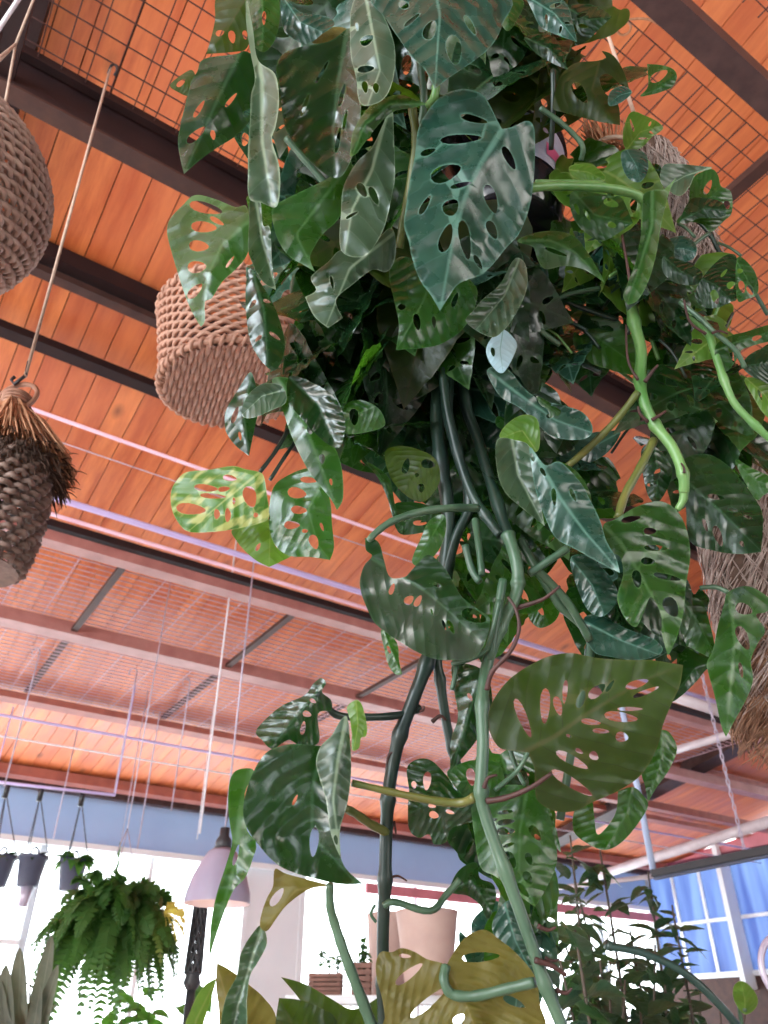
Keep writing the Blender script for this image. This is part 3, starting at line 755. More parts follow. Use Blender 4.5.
tr('grey', .97, [(250,200),(260,200),(263,225),(270,228),(272,262),(276,290),(262,281),(251,260),(248,247),(249,222)], [(256,200),(262,240),(276,290)], c=-.8, sharp=(5,), wave=.03)
tr('dark', .99, [(350,28),(330,41),(300,47),(282,55),(276,70),(280,90),(282,112),(287,132),(300,150),(320,170),(335,178),(345,172),(354,150),(361,110),(357,75),(352,50)], [(347,32),(338,80),(333,130),(335,178)], c=-.55, b=.2, wave=.035,
   holes=[(322,72,26,3,-60),(312,88,22,3,-65),(342,95,24,4,-75),(305,105,24,4,-70),(338,140,26,4,-80),(345,120,20,3,-80)])
tr('grey', .93, [(351,10),(350,32),(351,57),(356,77),(360,103),(375,104),(387,95),(394,75),(395,50),(390,30),(380,8),(374,-6),(358,-6)], [(365,-8),(372,30),(380,70),(368,104)], c=.35, b=.25,
   holes=[(367,40,15,9,-35),(366,69,17,7,-8),(376,88,10,6,85),(365,87,12,6,80),(357,27,8,3,80)])
tr('blue', .93, [(377,-6),(387,20),(400,40),(412,57),(425,70),(435,89),(450,77),(475,60),(492,45),(502,25),(504,-6)], [(432,-25),(440,15),(437,55),(435,89)], c=.35, b=-.2, a=-.2, sharp=(5,),
   holes=[(430,30,20,12,-65),(454,50,30,15,82),(404,5,10,8,20),(470,25,22,6,60),(412,20,20,4,-40)], wave=.025)
tr('blue', .90, [(502,129),(496,118),(487,100),(478,92),(462,89),(445,94),(435,102),(425,115),(418,130),(415,155),(411,175),(407,200),(404,225),(409,242),(412,258),(420,280),(432,297),(440,311),(450,295),(460,283),(485,272),(507,247),(520,232),(530,205),(534,175),(535,140),(533,125),(526,121),(512,127)],
   [(502,130),(480,165),(464,200),(453,240),(440,311)], sharp=(17, 0), b=-.28, c=.35, wave=.03, a=.1,
   holes=[(474,119,28,7,14),(461,139,42,9,-4),(446,173,32,16,-22),(461,185,22,5,-14),(451,207,18,15,-50),(509,158,26,8,62),(491,199,30,12,72),(446,238,30,12,-72),(465,240,40,11,80),(492,230,20,9,66),(428,152,16,6,-20),(425,205,22,6,-60),(478,262,16,5,60)])
tr('grey', .95, [(392,105),(394,140),(395,175),(392,195),(385,225),(375,245),(362,257),(341,250),(341,212),(344,185),(357,162),(372,147),(384,122)], [(386,115),(372,170),(352,210),(345,252)], c=.4, b=.3, wave=.03,
   holes=[(362,190,16,8,60),(374,196,20,7,65),(352,215,14,3,-30)])
tr('grey', .94, [(341,250),(328,262),(311,277),(316,290),(305,297),(314,316),(328,328),(343,318),(336,300),(352,285),(372,270),(386,272),(394,262),(396,245),(392,228),(380,236),(366,250)], [(388,238),(350,268),(326,326)], c=.5, wave=.06, sharp=(6,7,4), holes=[(345,247,14,7,80),(332,283,14,3,80)])
tr('mid', .96, [(272,215),(277,204),(300,192),(325,180),(342,168),(352,162),(347,190),(341,214),(334,224),(324,233),(315,246),(310,258),(315,272),(304,265),(290,257),(278,240)], [(350,165),(318,205),(296,235),(314,271)], c=.3, wave=.01, sharp=(12,))
tr('mid', .90, [(350,157),(353,132),(368,108),(385,98),(402,95),(427,104),(412,108),(395,111),(380,123),(366,141),(356,154)], [(425,104),(390,104),(365,125),(352,156)], c=.8, sharp=(5,0))
tr('mid', .97, [(389,272),(394,300),(399,325),(396,350),(410,349),(435,346),(455,336),(468,322),(475,307),(476,287),(452,268),(412,258),(398,258)], [(436,262),(424,300),(397,349)], sharp=(3,), c=.3, wave=.02, holes=[(417,322,17,7,80),(402,307,8,6,0),(434,322,12,4,85),(455,300,16,5,-70)])
tr('mid', 1.02, [(182,206),(195,195),(215,199),(235,207),(247,207),(250,235),(247,255),(235,270),(222,282),(212,298),(205,302),(205,320),(201,327),(192,312),(185,295),(179,277),(171,250),(167,232),(170,219)], [(248,222),(222,245),(208,275),(201,326)], b=.2, sharp=(12,),
   holes=[(206,208,34,11,14),(204,227,26,11,5),(217,221,16,5,30),(199,246,20,11,5),(197,267,19,12,-5),(195,291,20,9,-45),(230,262,14,3,-55)])
tr('under', 1.07, [(170,85),(180,76),(192,70),(196,82),(190,96),(176,91)], [(195,72),(184,84),(171,88)], holes=[(181,83,11,5,-40)])
tr('dark', 1.0, [(250,268),(262,285),(276,310),(285,345),(276,370),(262,362),(250,340),(246,310),(246,285)], [(252,270),(264,310),(268,365)], auto=2, c=.5)
tr('dark', .98, [(290,376),(315,384),(335,398),(345,420),(343,440),(337,448),(322,440),(303,420),(288,400)], [(292,380),(318,405),(337,446)], c=-.5, wave=.05)
tr('mid', 1.0, [(272,380),(288,378),(300,388),(312,405),(317,425),(327,437),(336,450),(342,470),(343,498),(337,510),(330,498),(312,476),(300,455),(290,432),(282,408)], [(280,382),(305,425),(337,509)], sharp=(9,), c=.3, holes=[(322,459,10,6,85),(310,430,9,6,80),(331,482,7,3,80)])
tr('dark', 1.03, [(225,425),(226,410),(238,390),(250,372),(256,385),(262,400),(256,422),(249,456),(236,446),(227,434)], [(252,375),(243,410),(249,455)], sharp=(7,), holes=[(235,415,18,5,-70),(240,436,9,3,80),(251,400,12,4,75)])
tr('grey', 1.0, [(242,415),(246,398),(262,384),(282,386),(286,402),(272,410),(252,418)], [(284,390),(262,396),(243,414)], c=-.5)
# --- lime cluster
tr('vari', 1.02, [(259,472),(245,469),(232,466),(207,470),(187,472),(177,480),(171,492),(172,510),(180,525),(190,532),(212,532),(235,529),(257,524),(269,517),(267,495),(264,477)], [(260,472),(225,500),(190,530)], b=.2, c=.18, wave=.02,
   holes=[(230,478,14,6,8),(206,488,24,7,6),(224,489,12,5,-8),(213,496,26,5,4),(191,509,30,11,6),(217,514,6,10,0),(228,515,6,14,0),(250,497,22,13,75),(256,515,5,5,0),(234,501,3,7,0)])
tr('mid', 1.00, [(270,500),(275,485),(285,477),(300,470),(311,469),(321,480),(330,500),(332,525),(334,547),(330,560),(310,557),(290,556),(275,545),(269,525)], [(322,484),(308,510),(318,545),(330,560)], sharp=(9,), c=.25,
   holes=[(309,480,18,6,5),(297,493,19,11,10),(299,510,16,8,5),(292,525,16,8,0),(314,542,15,9,70),(305,531,6,4,0),(322,527,9,3,70)])
tr('lime', 1.04, [(232,530),(236,540),(245,551),(257,561),(269,567),(282,561),(291,555),(276,547),(271,530),(267,518),(250,522)], [(272,505),(270,535),(269,567)], sharp=(4,), c=.2, holes=[(258,547,9,4,-60)])
# --- centre middle
tr('under', 1.02, [(385,452),(400,446),(420,450),(436,460),(440,480),(430,497),(418,502),(402,492),(390,476)], [(434,456),(412,475),(404,492)], holes=[(406,466,16,7,-75),(428,464,14,9,10),(404,478,10,6,-80),(417,475,4,4,0),(421,488,9,7,80)])
tr('mid', 1.0, [(330,425),(345,405),(360,400),(378,408),(385,425),(368,432),(350,434),(338,430)], [(378,405),(355,415),(335,428)], holes=[(354,417,17,9,85),(343,428,6,5,0)])
tr('dark', 1.0, [(366,462),(378,468),(390,480),(395,505),(400,520),(393,518),(388,500),(378,478)], [(366,464),(385,485),(397,520)], c=.6)
tr('dark', 1.0, [(393,505),(420,503),(437,512),(432,528),(415,534),(398,532)], [(436,508),(415,518),(397,530)], holes=[(420,523,14,5,0)])
tr('mid', .97, [(412,560),(420,540),(430,520),(444,515),(446,530),(440,548),(430,560),(418,566)], [(442,518),(430,540),(415,564)], c=.4)
tr('dark', .86, [(404,577),(390,577),(384,560),(380,545),(374,539),(365,538),(366,550),(372,556),(364,566),(360,580),(361,592),(366,606),(374,622),(388,634),(402,643),(417,652),(435,659),(455,660),(475,658),(486,640),(490,620),(482,612),(462,597),(446,570),(430,555),(420,561),(410,572)], [(404,578),(428,593),(452,614),(482,642)],
   b=.2, c=.28, sharp=(5,), holes=[(392,589,12,5,-70),(409,600,11,8,-40),(418,601,13,6,-60),(437,585,9,4,20),(451,627,15,5,65),(444,625,11,3,70),(474,616,26,13,20),(432,612,7,2,70)])
tr('mid', .92, [(381,630),(392,636),(398,646),(399,660),(402,674),(395,674),(388,664),(384,648)], [(384,632),(392,652),(401,674)], c=.5, sharp=(4,), holes=[(389,650,9,3,70)])
# --- centre right folded leaves
tr('lime', .95, [(500,438),(506,425),(522,415),(537,419),(540,440),(536,452),(520,446)], [(536,450),(522,430),(501,438)], c=-.3)
tr('grey', .93, [(497,440),(515,440),(530,447),(536,475),(542,512),(545,526),(522,508),(505,492),(497,470)], [(512,440),(518,475),(544,525)], c=-.9, wave=.06, sharp=(5,))
tr('blue', .90, [(530,447),(545,465),(560,462),(580,482),(590,500),(600,520),(606,540),(616,558),(620,573),(600,563),(577,550),(556,538),(545,517),(537,495),(532,470)], [(534,452),(560,498),(585,532),(619,571)], sharp=(8,), c=.45, wave=.06, b=.2, holes=[(554,497,18,5,85),(573,495,14,4,65),(543,472,10,4,60)])
tr('mid', .93, [(556,462),(575,470),(589,490),(591,505),(584,516),(575,508),(572,492)], [(560,464),(580,485),(585,514)], c=.5)
tr('blue', 1.0, [(487,370),(500,366),(512,373),(522,386),(540,400),(562,405),(582,412),(592,425),(590,436),(575,440),(552,436),(537,424),(520,408),(502,398),(492,384)], [(490,372),(520,395),(555,420),(590,432)], c=.4, wave=.07, holes=[(550,416,8,5,0)])
tr('mid', .99, [(536,396),(552,404),(566,416),(568,428),(556,424),(544,410)], [(538,398),(556,412),(567,427)], c=.4)
tr('blue', 1.08, [(560,444),(585,434),(610,431),(621,431),(612,448),(596,460),(570,467)], [(620,432),(595,446),(563,462)], c=.2)
tr('pale', .95, [(490,340),(502,329),(516,341),(515,353),(503,373),(492,366),(486,352)], [(503,330),(500,350),(503,372)], holes=[(493,352,9,4,80)], c=.1, wave=0)
tr('grey', .96, [(482,300),(500,284),(512,262),(519,258),(526,266),(527,287),(518,310),(504,330),(490,337),(466,322),(474,310)], [(518,262),(505,295),(480,325)], c=-.9, wave=.09)
tr('mid', .98, [(517,241),(535,233),(557,231),(575,237),(586,250),(596,266),(605,283),(585,270),(565,266),(545,269),(537,258),(533,247)], [(518,241),(550,240),(575,252),(604,282)], sharp=(6,), c=.5, holes=[(556,252,24,4,20)])
# --- right of the pot
tr('lime', 1.05, [(570,166),(590,164),(605,176),(600,184),(585,182),(572,176)], [(571,170),(588,172),(603,180)])
tr('mid', 1.03, [(572,192),(590,192),(612,196),(622,198),(633,223),(620,232),(602,241),(586,233),(575,221),(570,205)], [(575,194),(595,215),(632,223)], sharp=(4,), holes=[(611,203,16,8,20),(577,209,12,4,70),(587,215,14,3,60),(612,225,9,6,20)])
tr('under', 1.08, [(553,108),(556,90),(562,74),(576,63),(596,61),(606,58),(602,51),(614,56),(624,72),(630,92),(620,84),(608,74),(600,78),(604,92),(618,104),(620,125),(600,122),(580,117),(562,112)], [(600,60),(592,90),(615,122)], sharp=(9,15), holes=[(580,93,24,11,55)], c=.3)
tr('blue', 1.04, [(608,98),(612,90),(622,86),(632,92),(622,102),(610,106)], [(632,92),(620,95),(610,103)], c=.3)
tr('mid', 1.05, [(640,96),(648,86),(647,64),(661,65),(673,69),(677,77),(672,87),(661,92),(650,95)], [(642,95),(660,88),(676,76)], sharp=(2,), holes=[(659,76,20,9,-32)])
tr('lime', 1.10, [(631,112),(646,116),(658,122),(663,129),(652,137),(641,148),(626,149),(623,132)], [(628,148),(640,132),(660,126)], auto=2)
tr('blue', 1.08, [(622,152),(635,149),(646,155),(648,170),(640,182),(628,178),(622,165)], [(628,152),(636,165),(640,180)], wave=.05)
tr('mid', 1.06, [(690,186),(696,175),(711,169),(718,175),(721,186),(731,192),(732,212),(724,221),(711,232),(703,225),(692,222),(676,222),(688,207)], [(690,215),(708,200),(722,186)], holes=[(708,187,16,6,-65),(727,205,9,6,80)], c=.3)
tr('dark', 1.04, [(680,222),(690,200),(705,198),(722,202),(726,214),(716,218),(700,218),(690,222)], [(682,220),(705,208),(725,210)], c=.5)
tr('grey', 1.06, [(664,165),(680,164),(700,166),(712,168),(696,174),(690,186),(680,196),(668,190),(660,180)], [(710,168),(685,176),(664,188)], c=-.5)
tr('mid', .97, [(643,196),(655,190),(664,189),(677,177),(670,190),(664,212),(661,226),(656,255),(648,282),(638,300),(628,305),(623,296),(628,282),(636,260),(642,226)], [(652,190),(652,225),(640,265),(627,303)], c=-.7, sharp=(3,10), wave=.01)
tr('blue', 1.08, [(668,240),(684,236),(696,245),(694,258),(680,262),(668,254)], [(668,250),(682,248),(694,252)], wave=.06)
tr('dark', 1.02, [(664,256),(685,262),(702,272),(698,284),(680,284),(664,274)], [(665,258),(682,272),(698,280)], c=.5)
tr('dark', 1.00, [(701,280),(713,265),(726,255),(736,256),(737,275),(737,298),(731,302),(716,308),(701,306),(695,294)], [(700,278),(716,285),(731,300)], holes=[(715,297,15,8,70),(731,285,9,7,-30),(724,273,10,3,-50)])
tr('mid', 1.01, [(737,258),(751,266),(758,281),(757,294),(747,299),(737,299)], [(737,262),(748,280),(742,298)], holes=[(742,287,13,6,75),(750,290,11,6,65),(740,271,6,5,0)], c=.2)
tr('dark', 1.0, [(742,366),(748,356),(760,349),(772,346),(776,384),(760,380),(750,375)], [(742,366),(758,364),(776,362)], c=.3)
tr('mid', 1.02, [(716,345),(730,336),(745,332),(775,324),(776,338),(755,345),(742,350),(735,362),(725,372),(716,362)], [(718,350),(742,340),(776,330)], holes=[(731,352,22,4,75),(739,355,10,5,70),(757,338,10,5,-20)])
tr('lime', 1.02, [(745,378),(776,385),(776,420),(765,415),(755,400)], [(748,380),(765,395),(776,415)], holes=[(760,395,12,3,70)])
tr('dark', .97, [(686,480),(683,460),(706,454),(726,464),(741,480),(756,500),(763,518),(761,552),(737,554),(711,550),(690,541),(686,510)], [(690,484),(725,515),(760,550)], sharp=(7,), holes=[(718,536,22,8,70),(733,510,11,4,10),(742,544,7,4,60),(716,497,18,5,10),(705,525,14,4,70),(748,517,10,3,20)], b=-.2)
tr('mid', 1.0, [(735,460),(752,468),(776,480),(776,488),(764,495),(757,500),(748,488)], [(736,462),(755,480),(772,486)])
tr('mid', .90, [(603,526),(616,519),(636,507),(658,501),(673,507),(683,520),(689,540),(690,560),(686,585),(683,615),(676,640),(668,656),(662,634),(661,615),(651,597),(644,612),(636,627),(625,618),(617,598),(623,575),(620,557),(608,550)], [(605,526),(622,545),(642,577),(660,612),(669,654)], sharp=(11,), b=-.2, c=.3, wave=.03,
   holes=[(631,519,20,6,-12),(650,531,13,7,0),(656,548,24,6,3),(648,561,14,7,3),(667,577,28,6,12),(671,607,22,14,60),(637,579,18,9,80)])
tr('dark', 1.02, [(641,452),(652,445),(668,460),(672,475),(664,495),(655,503),(646,490)], [(655,448),(658,475),(656,500)], holes=[(657,474,14,6,-70),(669,472,9,4,-70),(650,485,6,3,0)])
tr('mid', .94, [(728,592),(746,586),(761,592),(773,603),(766,612),(756,615),(765,630),(758,643),(751,660),(753,680),(746,700),(736,718),(726,737),(721,725),(715,697),(708,672),(707,662),(713,650),(718,625),(724,605)], [(729,592),(735,640),(730,690),(726,736)], sharp=(12,), b=-.3, c=.35, holes=[(743,638,26,11,65),(744,609,18,11,20),(741,670,16,4,80)])
tr('mid', .98, [(683,600),(701,601),(711,628),(717,661),(697,651),(680,638)], [(684,602),(700,625),(716,660)], sharp=(3,))
tr('dark', .99, [(680,640),(700,652),(717,662),(706,670),(696,682),(680,697),(671,700),(676,672)], [(715,662),(695,668),(674,695)], c=.4)
tr('blue', .95, [(583,620),(600,615),(625,628),(655,640),(662,652),(640,660),(612,657),(592,650)], [(585,622),(620,640),(660,655)], c=.5, wave=.04)
tr('dark', .97, [(588,640),(602,625),(606,650),(612,660),(600,662),(590,672),(584,655)], [(590,628),(600,650),(610,660)])
tr('mid', .99, [(528,608),(536,596),(548,588),(556,600),(560,610),(554,622),(540,628),(530,620)], [(532,592),(542,608),(548,624)], holes=[(541,611,10,5,60)])
tr('blue', .96, [(570,560),(585,555),(600,566),(612,580),(618,598),(604,616),(590,612),(580,595)], [(572,560),(592,585),(604,614)], wave=.07, c=.5)
# --- the big leaf and its neighbours
tr('under', .80, [(527,752),(515,751),(500,748),(491,735),(488,720),(491,705),(500,690),(512,677),(530,665),(550,656),(572,653),(597,658),(630,660),(650,660),(671,663),(683,665),(680,685),(671,705),(663,725),(656,750),(641,775),(618,791),(591,803),(575,811),(555,811),(538,801),(535,785),(534,767)],
   [(528,750),(552,738),(590,712),(640,682),(682,665)], sharp=(15,0), b=.15, c=.22, wave=.018,
   holes=[(545,706,36,10,92),(558,706,20,8,75),(523,718,42,9,68),(565,692,24,5,95),(581,699,19,8,-70),(597,691,21,10,-40),(610,686,14,4,-55),(637,684,24,8,-18),(646,692,28,5,-22),(621,717,34,10,8),(591,722,20,6,8),(601,731,17,5,5),(622,737,13,10,10),(630,709,26,4,0),(572,760,36,9,28),(594,756,10,8,40),(572,783,48,10,32),(579,751,9,4,30),(569,736,6,3,20)])
tr('mid', .88, [(648,735),(664,730),(672,736),(677,750),(669,770),(657,787),(648,802),(645,786),(641,768)], [(662,732),(660,765),(648,800)], sharp=(6,))
tr('mid', .86, [(574,812),(574,832),(590,845),(606,850),(622,842),(637,825),(648,806),(643,795),(633,787),(618,791),(616,812),(606,828),(597,834),(594,815),(592,802),(582,806)], [(632,788),(626,815),(606,848)], c=.5, wave=.02, sharp=(9,))
tr('mid', .84, [(538,801),(548,806),(555,825),(561,852),(552,840),(543,822)], [(540,802),(550,822),(560,850)], c=.6)
tr('mid', .84, [(472,798),(490,788),(520,785),(540,795),(553,828),(557,860),(548,885),(535,907),(515,892),(495,876),(481,868),(475,840)], [(528,786),(520,830),(519,870),(534,905)], sharp=(7,), c=.2,
   holes=[(506,812,18,4,-8),(506,822,18,6,-8),(506,831,18,8,0),(509,845,12,4,-20),(510,860,19,11,60),(529,859,13,7,70),(528,878,15,8,60),(523,890,18,7,50),(535,833,18,9,55),(492,820,12,4,-10)])
tr('dark', .84, [(407,768),(418,759),(432,761),(446,775),(458,790),(478,800),(474,820),(452,828),(446,842),(434,844),(429,834),(419,838),(409,829),(408,806),(409,790)], [(470,800),(440,800),(412,812)], holes=[(427,781,19,8,95),(414,785,8,5,80),(424,828,15,6,60),(434,815,10,7,20),(450,812,9,4,20),(432,806,8,4,10)], wave=.04)
tr('dark', .86, [(452,665),(468,664),(482,670),(491,687),(491,715),(478,738),(465,755),(450,771),(451,740),(458,717),(454,690)], [(484,672),(470,710),(452,768)], c=.6, wave=.06, sharp=(7,), holes=[(470,697,9,4,60)])
tr('mid', .85, [(447,772),(462,763),(478,760),(500,765),(505,795),(490,797),(470,800),(456,788)], [(502,765),(480,780),(452,782)], holes=[(471,777,18,9,80)])
tr('dark', .84, [(449,891),(456,874),(466,865),(477,863),(480,878),(493,884),(496,899),(488,920),(480,905),(468,896),(456,894)], [(452,890),(472,880),(490,910)], c=.5)
tr('blue', .83, [(492,925),(502,905),(515,900),(525,915),(532,945),(534,978),(524,975),(510,960),(498,945)], [(505,905),(515,940),(533,976)], c=.4, wave=.04)
tr('olive', .76, [(446,966),(442,963),(427,959),(415,952),(402,948),(392,952),(381,952),(376,963),(377,980),(382,998),(385,1018),(386,1045),(535,1045),(539,1000),(534,975),(515,952),(500,940),(486,930),(472,933),(460,943),(451,957)], [(446,966),(462,995),(482,1045)], c=.2, b=.15, wave=.04, sharp=(0,),
   holes=[(409,974,34,9,-38),(429,1002,48,9,-40),(459,1019,14,9,-40),(481,957,38,10,-4),(514,1002,24,8,25),(405,956,12,4,5)])
# --- lower left group
tr('dark', .80, [(321,746),(300,744),(285,745),(270,750),(260,760),(252,775),(246,792),(243,812),(247,828),(257,843),(272,860),(287,870),(312,878),(340,884),(364,884),(349,872),(341,858),(337,830),(336,800),(334,770)], [(322,746),(312,790),(312,835),(355,882)], sharp=(14,0), c=-.3, b=.1, wave=.03,
   holes=[(314,842,30,9,95),(295,800,12,3,-65)])
tr('grey', .79, [(321,746),(332,735),(340,721),(347,717),(350,740),(351,775),(347,805),(340,830),(341,858),(336,848),(330,830),(326,800),(320,780),(316,762)], [(346,720),(338,760),(333,800),(340,856)], c=.5, holes=[(323,771,15,10,-30),(329,812,10,4,60),(336,840,10,4,80)], sharp=(8,), wave=.03)
tr('lime', .80, [(347,707),(356,700),(362,705),(367,725),(366,736),(361,738),(359,748),(352,750),(352,735),(350,720)], [(356,701),(358,725),(354,749)], sharp=(8,), wave=.01)
tr('dark', .84, [(256,731),(270,715),(285,704),(305,695),(313,684),(321,678),(326,683),(322,692),(331,700),(331,710),(318,714),(319,742),(302,746),(290,740),(284,742),(272,749),(262,740)], [(318,690),(300,712),(272,746)], c=.4, holes=[(307,714,9,6,20),(313,701,7,4,30),(303,728,14,5,-80)], wave=.03)
tr('mid', .84, [(254,771),(240,769),(231,777),(228,800),(230,825),(232,843),(225,868),(217,893),(211,923),(209,960),(217,933),(232,893),(245,878),(253,858),(256,843),(246,818),(245,793)], [(250,772),(240,810),(236,860),(209,959)], sharp=(9,), c=-.4, wave=.04, holes=[(236,855,22,4,-75),(250,832,12,3,60)])
tr('olive', .80, [(275,869),(287,874),(318,882),(333,886),(310,889),(288,904),(276,919),(267,931),(260,926),(262,912),(267,898),(273,886)], [(331,885),(296,890),(264,928)], c=.5, holes=[(277,897,22,8,-55)], sharp=(3,), wave=.02)
tr('grey', .79, [(262,925),(267,943),(258,962),(250,976),(247,1000),(245,1035),(222,1035),(225,1000),(237,975),(241,953),(252,934)], [(262,927),(250,965),(238,1005),(232,1035)], c=-.9, wave=.08)
# --- top right
tr('dark', 1.03, [(567,6),(587,4),(602,9),(612,17),(600,28),(587,41),(575,45),(577,30),(570,16)], [(568,8),(588,20),(611,17)], sharp=(3,), holes=[(582,15,12,4,-20),(583,26,10,4,10)])
tr('blue', 1.0, [(527,-4),(545,-4),(565,2),(572,20),(577,42),(552,33),(540,26),(533,12)], [(530,-2),(555,14),(576,41)], sharp=(4,), c=.4, auto=2)
tr('dark', 1.0, [(524,38),(538,34),(554,37),(562,52),(568,70),(550,62),(535,52)], [(526,38),(548,48),(567,69)], sharp=(4,), c=.4)
tr('mid', 1.05, [(488,-5),(510,-6),(524,2),(518,18),(508,31),(499,20)], [(495,-4),(508,10),(508,30)])
tr('blue', 1.02, [(282,-4),(300,12),(325,16),(335,24),(322,34),(308,44),(295,40),(283,28)], [(285,0),(300,22),(322,32)], wave=.05)
tr('olive', 1.03, [(310,40),(322,29),(340,27),(350,32),(336,40),(318,44)], [(349,31),(330,35),(312,41)])

# --- generic leaves deeper in the mass
pool = {}
for mt in ('dark', 'mid', 'blue', 'lime', 'under'):
    pool[mt] = [generic_leaf(mt, 3*i+len(mt), holes=3 if i % 4 else 0, curl=.15+.12*(i % 4), fold=.2+.15*(i % 3), width=.9+.1*(i % 3), step=.065) for i in range(4)]
cands = []
def fill(cx, cy, rx, ry, n, D0, D1, s0, s1, mats, seed):
    rr_ = random.Random(seed); k = 0
    while k < n:
        x, y = rr_.uniform(-1, 1), rr_.uniform(-1, 1)
        if x*x+y*y > 1: continue
        px, py = cx + rx*x, cy + ry*y; D = rr_.uniform(D0, D1)
        if 512 < px < 572 and 105 < py < 240: k += 1; continue
        p = P(px, py, D); side = rr_.uniform(-1, 1)
        d = Vector((side*1.0, rr_.uniform(-.6, .25), rr_.uniform(-1.2, -.15))); nn = Vector((rr_.uniform(-.7, .7), -1 + rr_.uniform(-.2, .5), rr_.uniform(-.3, .9)))
        sz = rr_.uniform(s0, s1); d.normalize()
        cands.append((sz/D, mats[rr_.randrange(len(mats))], rr_.randrange(4), p - d*sz*.45, d, nn, sz)); k += 1
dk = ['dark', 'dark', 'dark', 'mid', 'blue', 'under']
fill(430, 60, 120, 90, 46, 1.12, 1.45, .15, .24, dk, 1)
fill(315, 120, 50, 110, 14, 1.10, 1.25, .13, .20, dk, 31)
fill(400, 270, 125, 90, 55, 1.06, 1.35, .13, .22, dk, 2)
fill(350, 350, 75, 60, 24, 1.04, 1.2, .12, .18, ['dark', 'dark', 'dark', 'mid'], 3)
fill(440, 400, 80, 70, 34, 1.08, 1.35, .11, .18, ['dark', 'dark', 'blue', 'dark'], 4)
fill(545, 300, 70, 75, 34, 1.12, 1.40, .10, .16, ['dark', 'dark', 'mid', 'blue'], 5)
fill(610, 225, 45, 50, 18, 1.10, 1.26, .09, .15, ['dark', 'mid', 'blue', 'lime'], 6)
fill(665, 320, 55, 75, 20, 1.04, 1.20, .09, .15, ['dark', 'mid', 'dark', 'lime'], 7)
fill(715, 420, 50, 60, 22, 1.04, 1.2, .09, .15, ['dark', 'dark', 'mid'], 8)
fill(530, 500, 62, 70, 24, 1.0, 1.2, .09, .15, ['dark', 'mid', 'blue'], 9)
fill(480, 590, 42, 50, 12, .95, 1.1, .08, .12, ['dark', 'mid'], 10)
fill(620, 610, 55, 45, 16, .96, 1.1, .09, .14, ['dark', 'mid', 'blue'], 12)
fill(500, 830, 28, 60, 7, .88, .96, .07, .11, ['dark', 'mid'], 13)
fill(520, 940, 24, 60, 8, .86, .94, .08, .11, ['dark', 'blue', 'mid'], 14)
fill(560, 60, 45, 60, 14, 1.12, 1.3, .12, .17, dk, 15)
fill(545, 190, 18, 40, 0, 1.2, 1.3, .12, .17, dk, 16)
cands.sort(key=lambda q: -q[0])
n_tr = sum(1 for o in plant.children if o.name.startswith('leaf'))
keep = max(0, 100-n_tr)
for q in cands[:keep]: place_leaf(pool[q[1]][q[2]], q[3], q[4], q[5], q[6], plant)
# the remaining small leaves deep in the mass: one part
mats_ = ['dark', 'mid', 'blue', 'lime', 'under']
vs_a = []; fs_a = []; st_a = []; ed_a = []; mi_a = []
for q in cands[keep:]:
    me = pool[q[1]][q[2]]; T = orient(q[3]-plant.location, q[4], q[5], q[6]); b0 = len(vs_a)
    uvl = me.uv_layers[0].data; uvv = [None]*len(me.vertices)
    for l in me.loops: uvv[l.vertex_index] = tuple(uvl[l.index].uv)
    vs_a += [tuple(T @ v.co) for v in me.vertices]; st_a += [x or (0, 0) for x in uvv]; ed_a += [me.attributes['edge'].data[i].value for i in range(len(me.vertices))]
    for p in me.polygons: fs_a.append(tuple(i+b0 for i in p.vertices)); mi_a.append(mats_.index(q[1]))
me = bpy.data.meshes.new('small_leaves'); me.from_pydata(vs_a, [], fs_a); finish(me, st_a, ed_a, [L[x] for x in mats_])
for p, i in zip(me.polygons, mi_a): p.material_index = i
o = bpy.data.objects.new('leaf', me); C.objects.link(o); o.parent = plant; o['kind'] = 'stuff'

def stem(pts, rpx, mat, name='stem', taper=None):
    """pts: (px, py, D)"""
    q = smoothpts([P(*p) for p in pts], 5); n_ = len(q); Dm = pts[0][2]
    rs = []
    for i in range(n_):
        f = i/(n_-1); D = pts[0][2] + (pts[-1][2]-pts[0][2])*f
        r_ = rpx*D/FPX*(1 + .06*sin(i*1.7)) * (1 if taper is None else 1 + (taper-1)*f)
        rs.append(r_)
    m_ = MB(); m_.tube(q, rs, 10); return m_.build(name, M[mat], plant)
def nodes(pts, rpx, mat):                       # long vine with swollen nodes
    q = smoothpts([P(*p) for p in pts], 8); n_ = len(q); rs = []
    for i in range(n_):
        f = i/(n_-1); D = pts[0][2] + (pts[-1][2]-pts[0][2])*f
        k_ = (i % 16)/16; rs.append(rpx*D/FPX*(1 + .28*math.exp(-((k_-.5)/.09)**2)))
    m_ = MB(); m_.tube(q, rs, 12); return m_.build('vine', M[mat], plant)
nodes([(568,1040,.70),(545,985,.72),(530,940,.735),(505,870,.76),(487,820,.78),(481,792,.79),(483,745,.81),(482,705,.83),(487,665,.86),(500,628,.88),(514,600,.90),(518,583,.91),(516,560,.92),(508,535,.945)], 6.2, 'stem_mid')
nodes([(510,540,.95),(498,505,1.0),(478,440,1.08),(464,390,1.12),(470,300,1.22),(492,215,1.3)], 5.4, 'stem_dark')  # upper main vine: shade of the plant's centre put into its colour
nodes([(384,1040,.80),(383,985,.81),(383,930,.82),(385,880,.83),(386,840,.85),(388,800,.86),(392,770,.88),(400,735,.89),(413,700,.91),(426,665,.93),(440,620,.97),(447,560,1.0),(448,510,1.02),(441,460,1.05),(437,400,1.1),(450,300,1.2),(480,215,1.3)], 6.0, 'stem_dark')
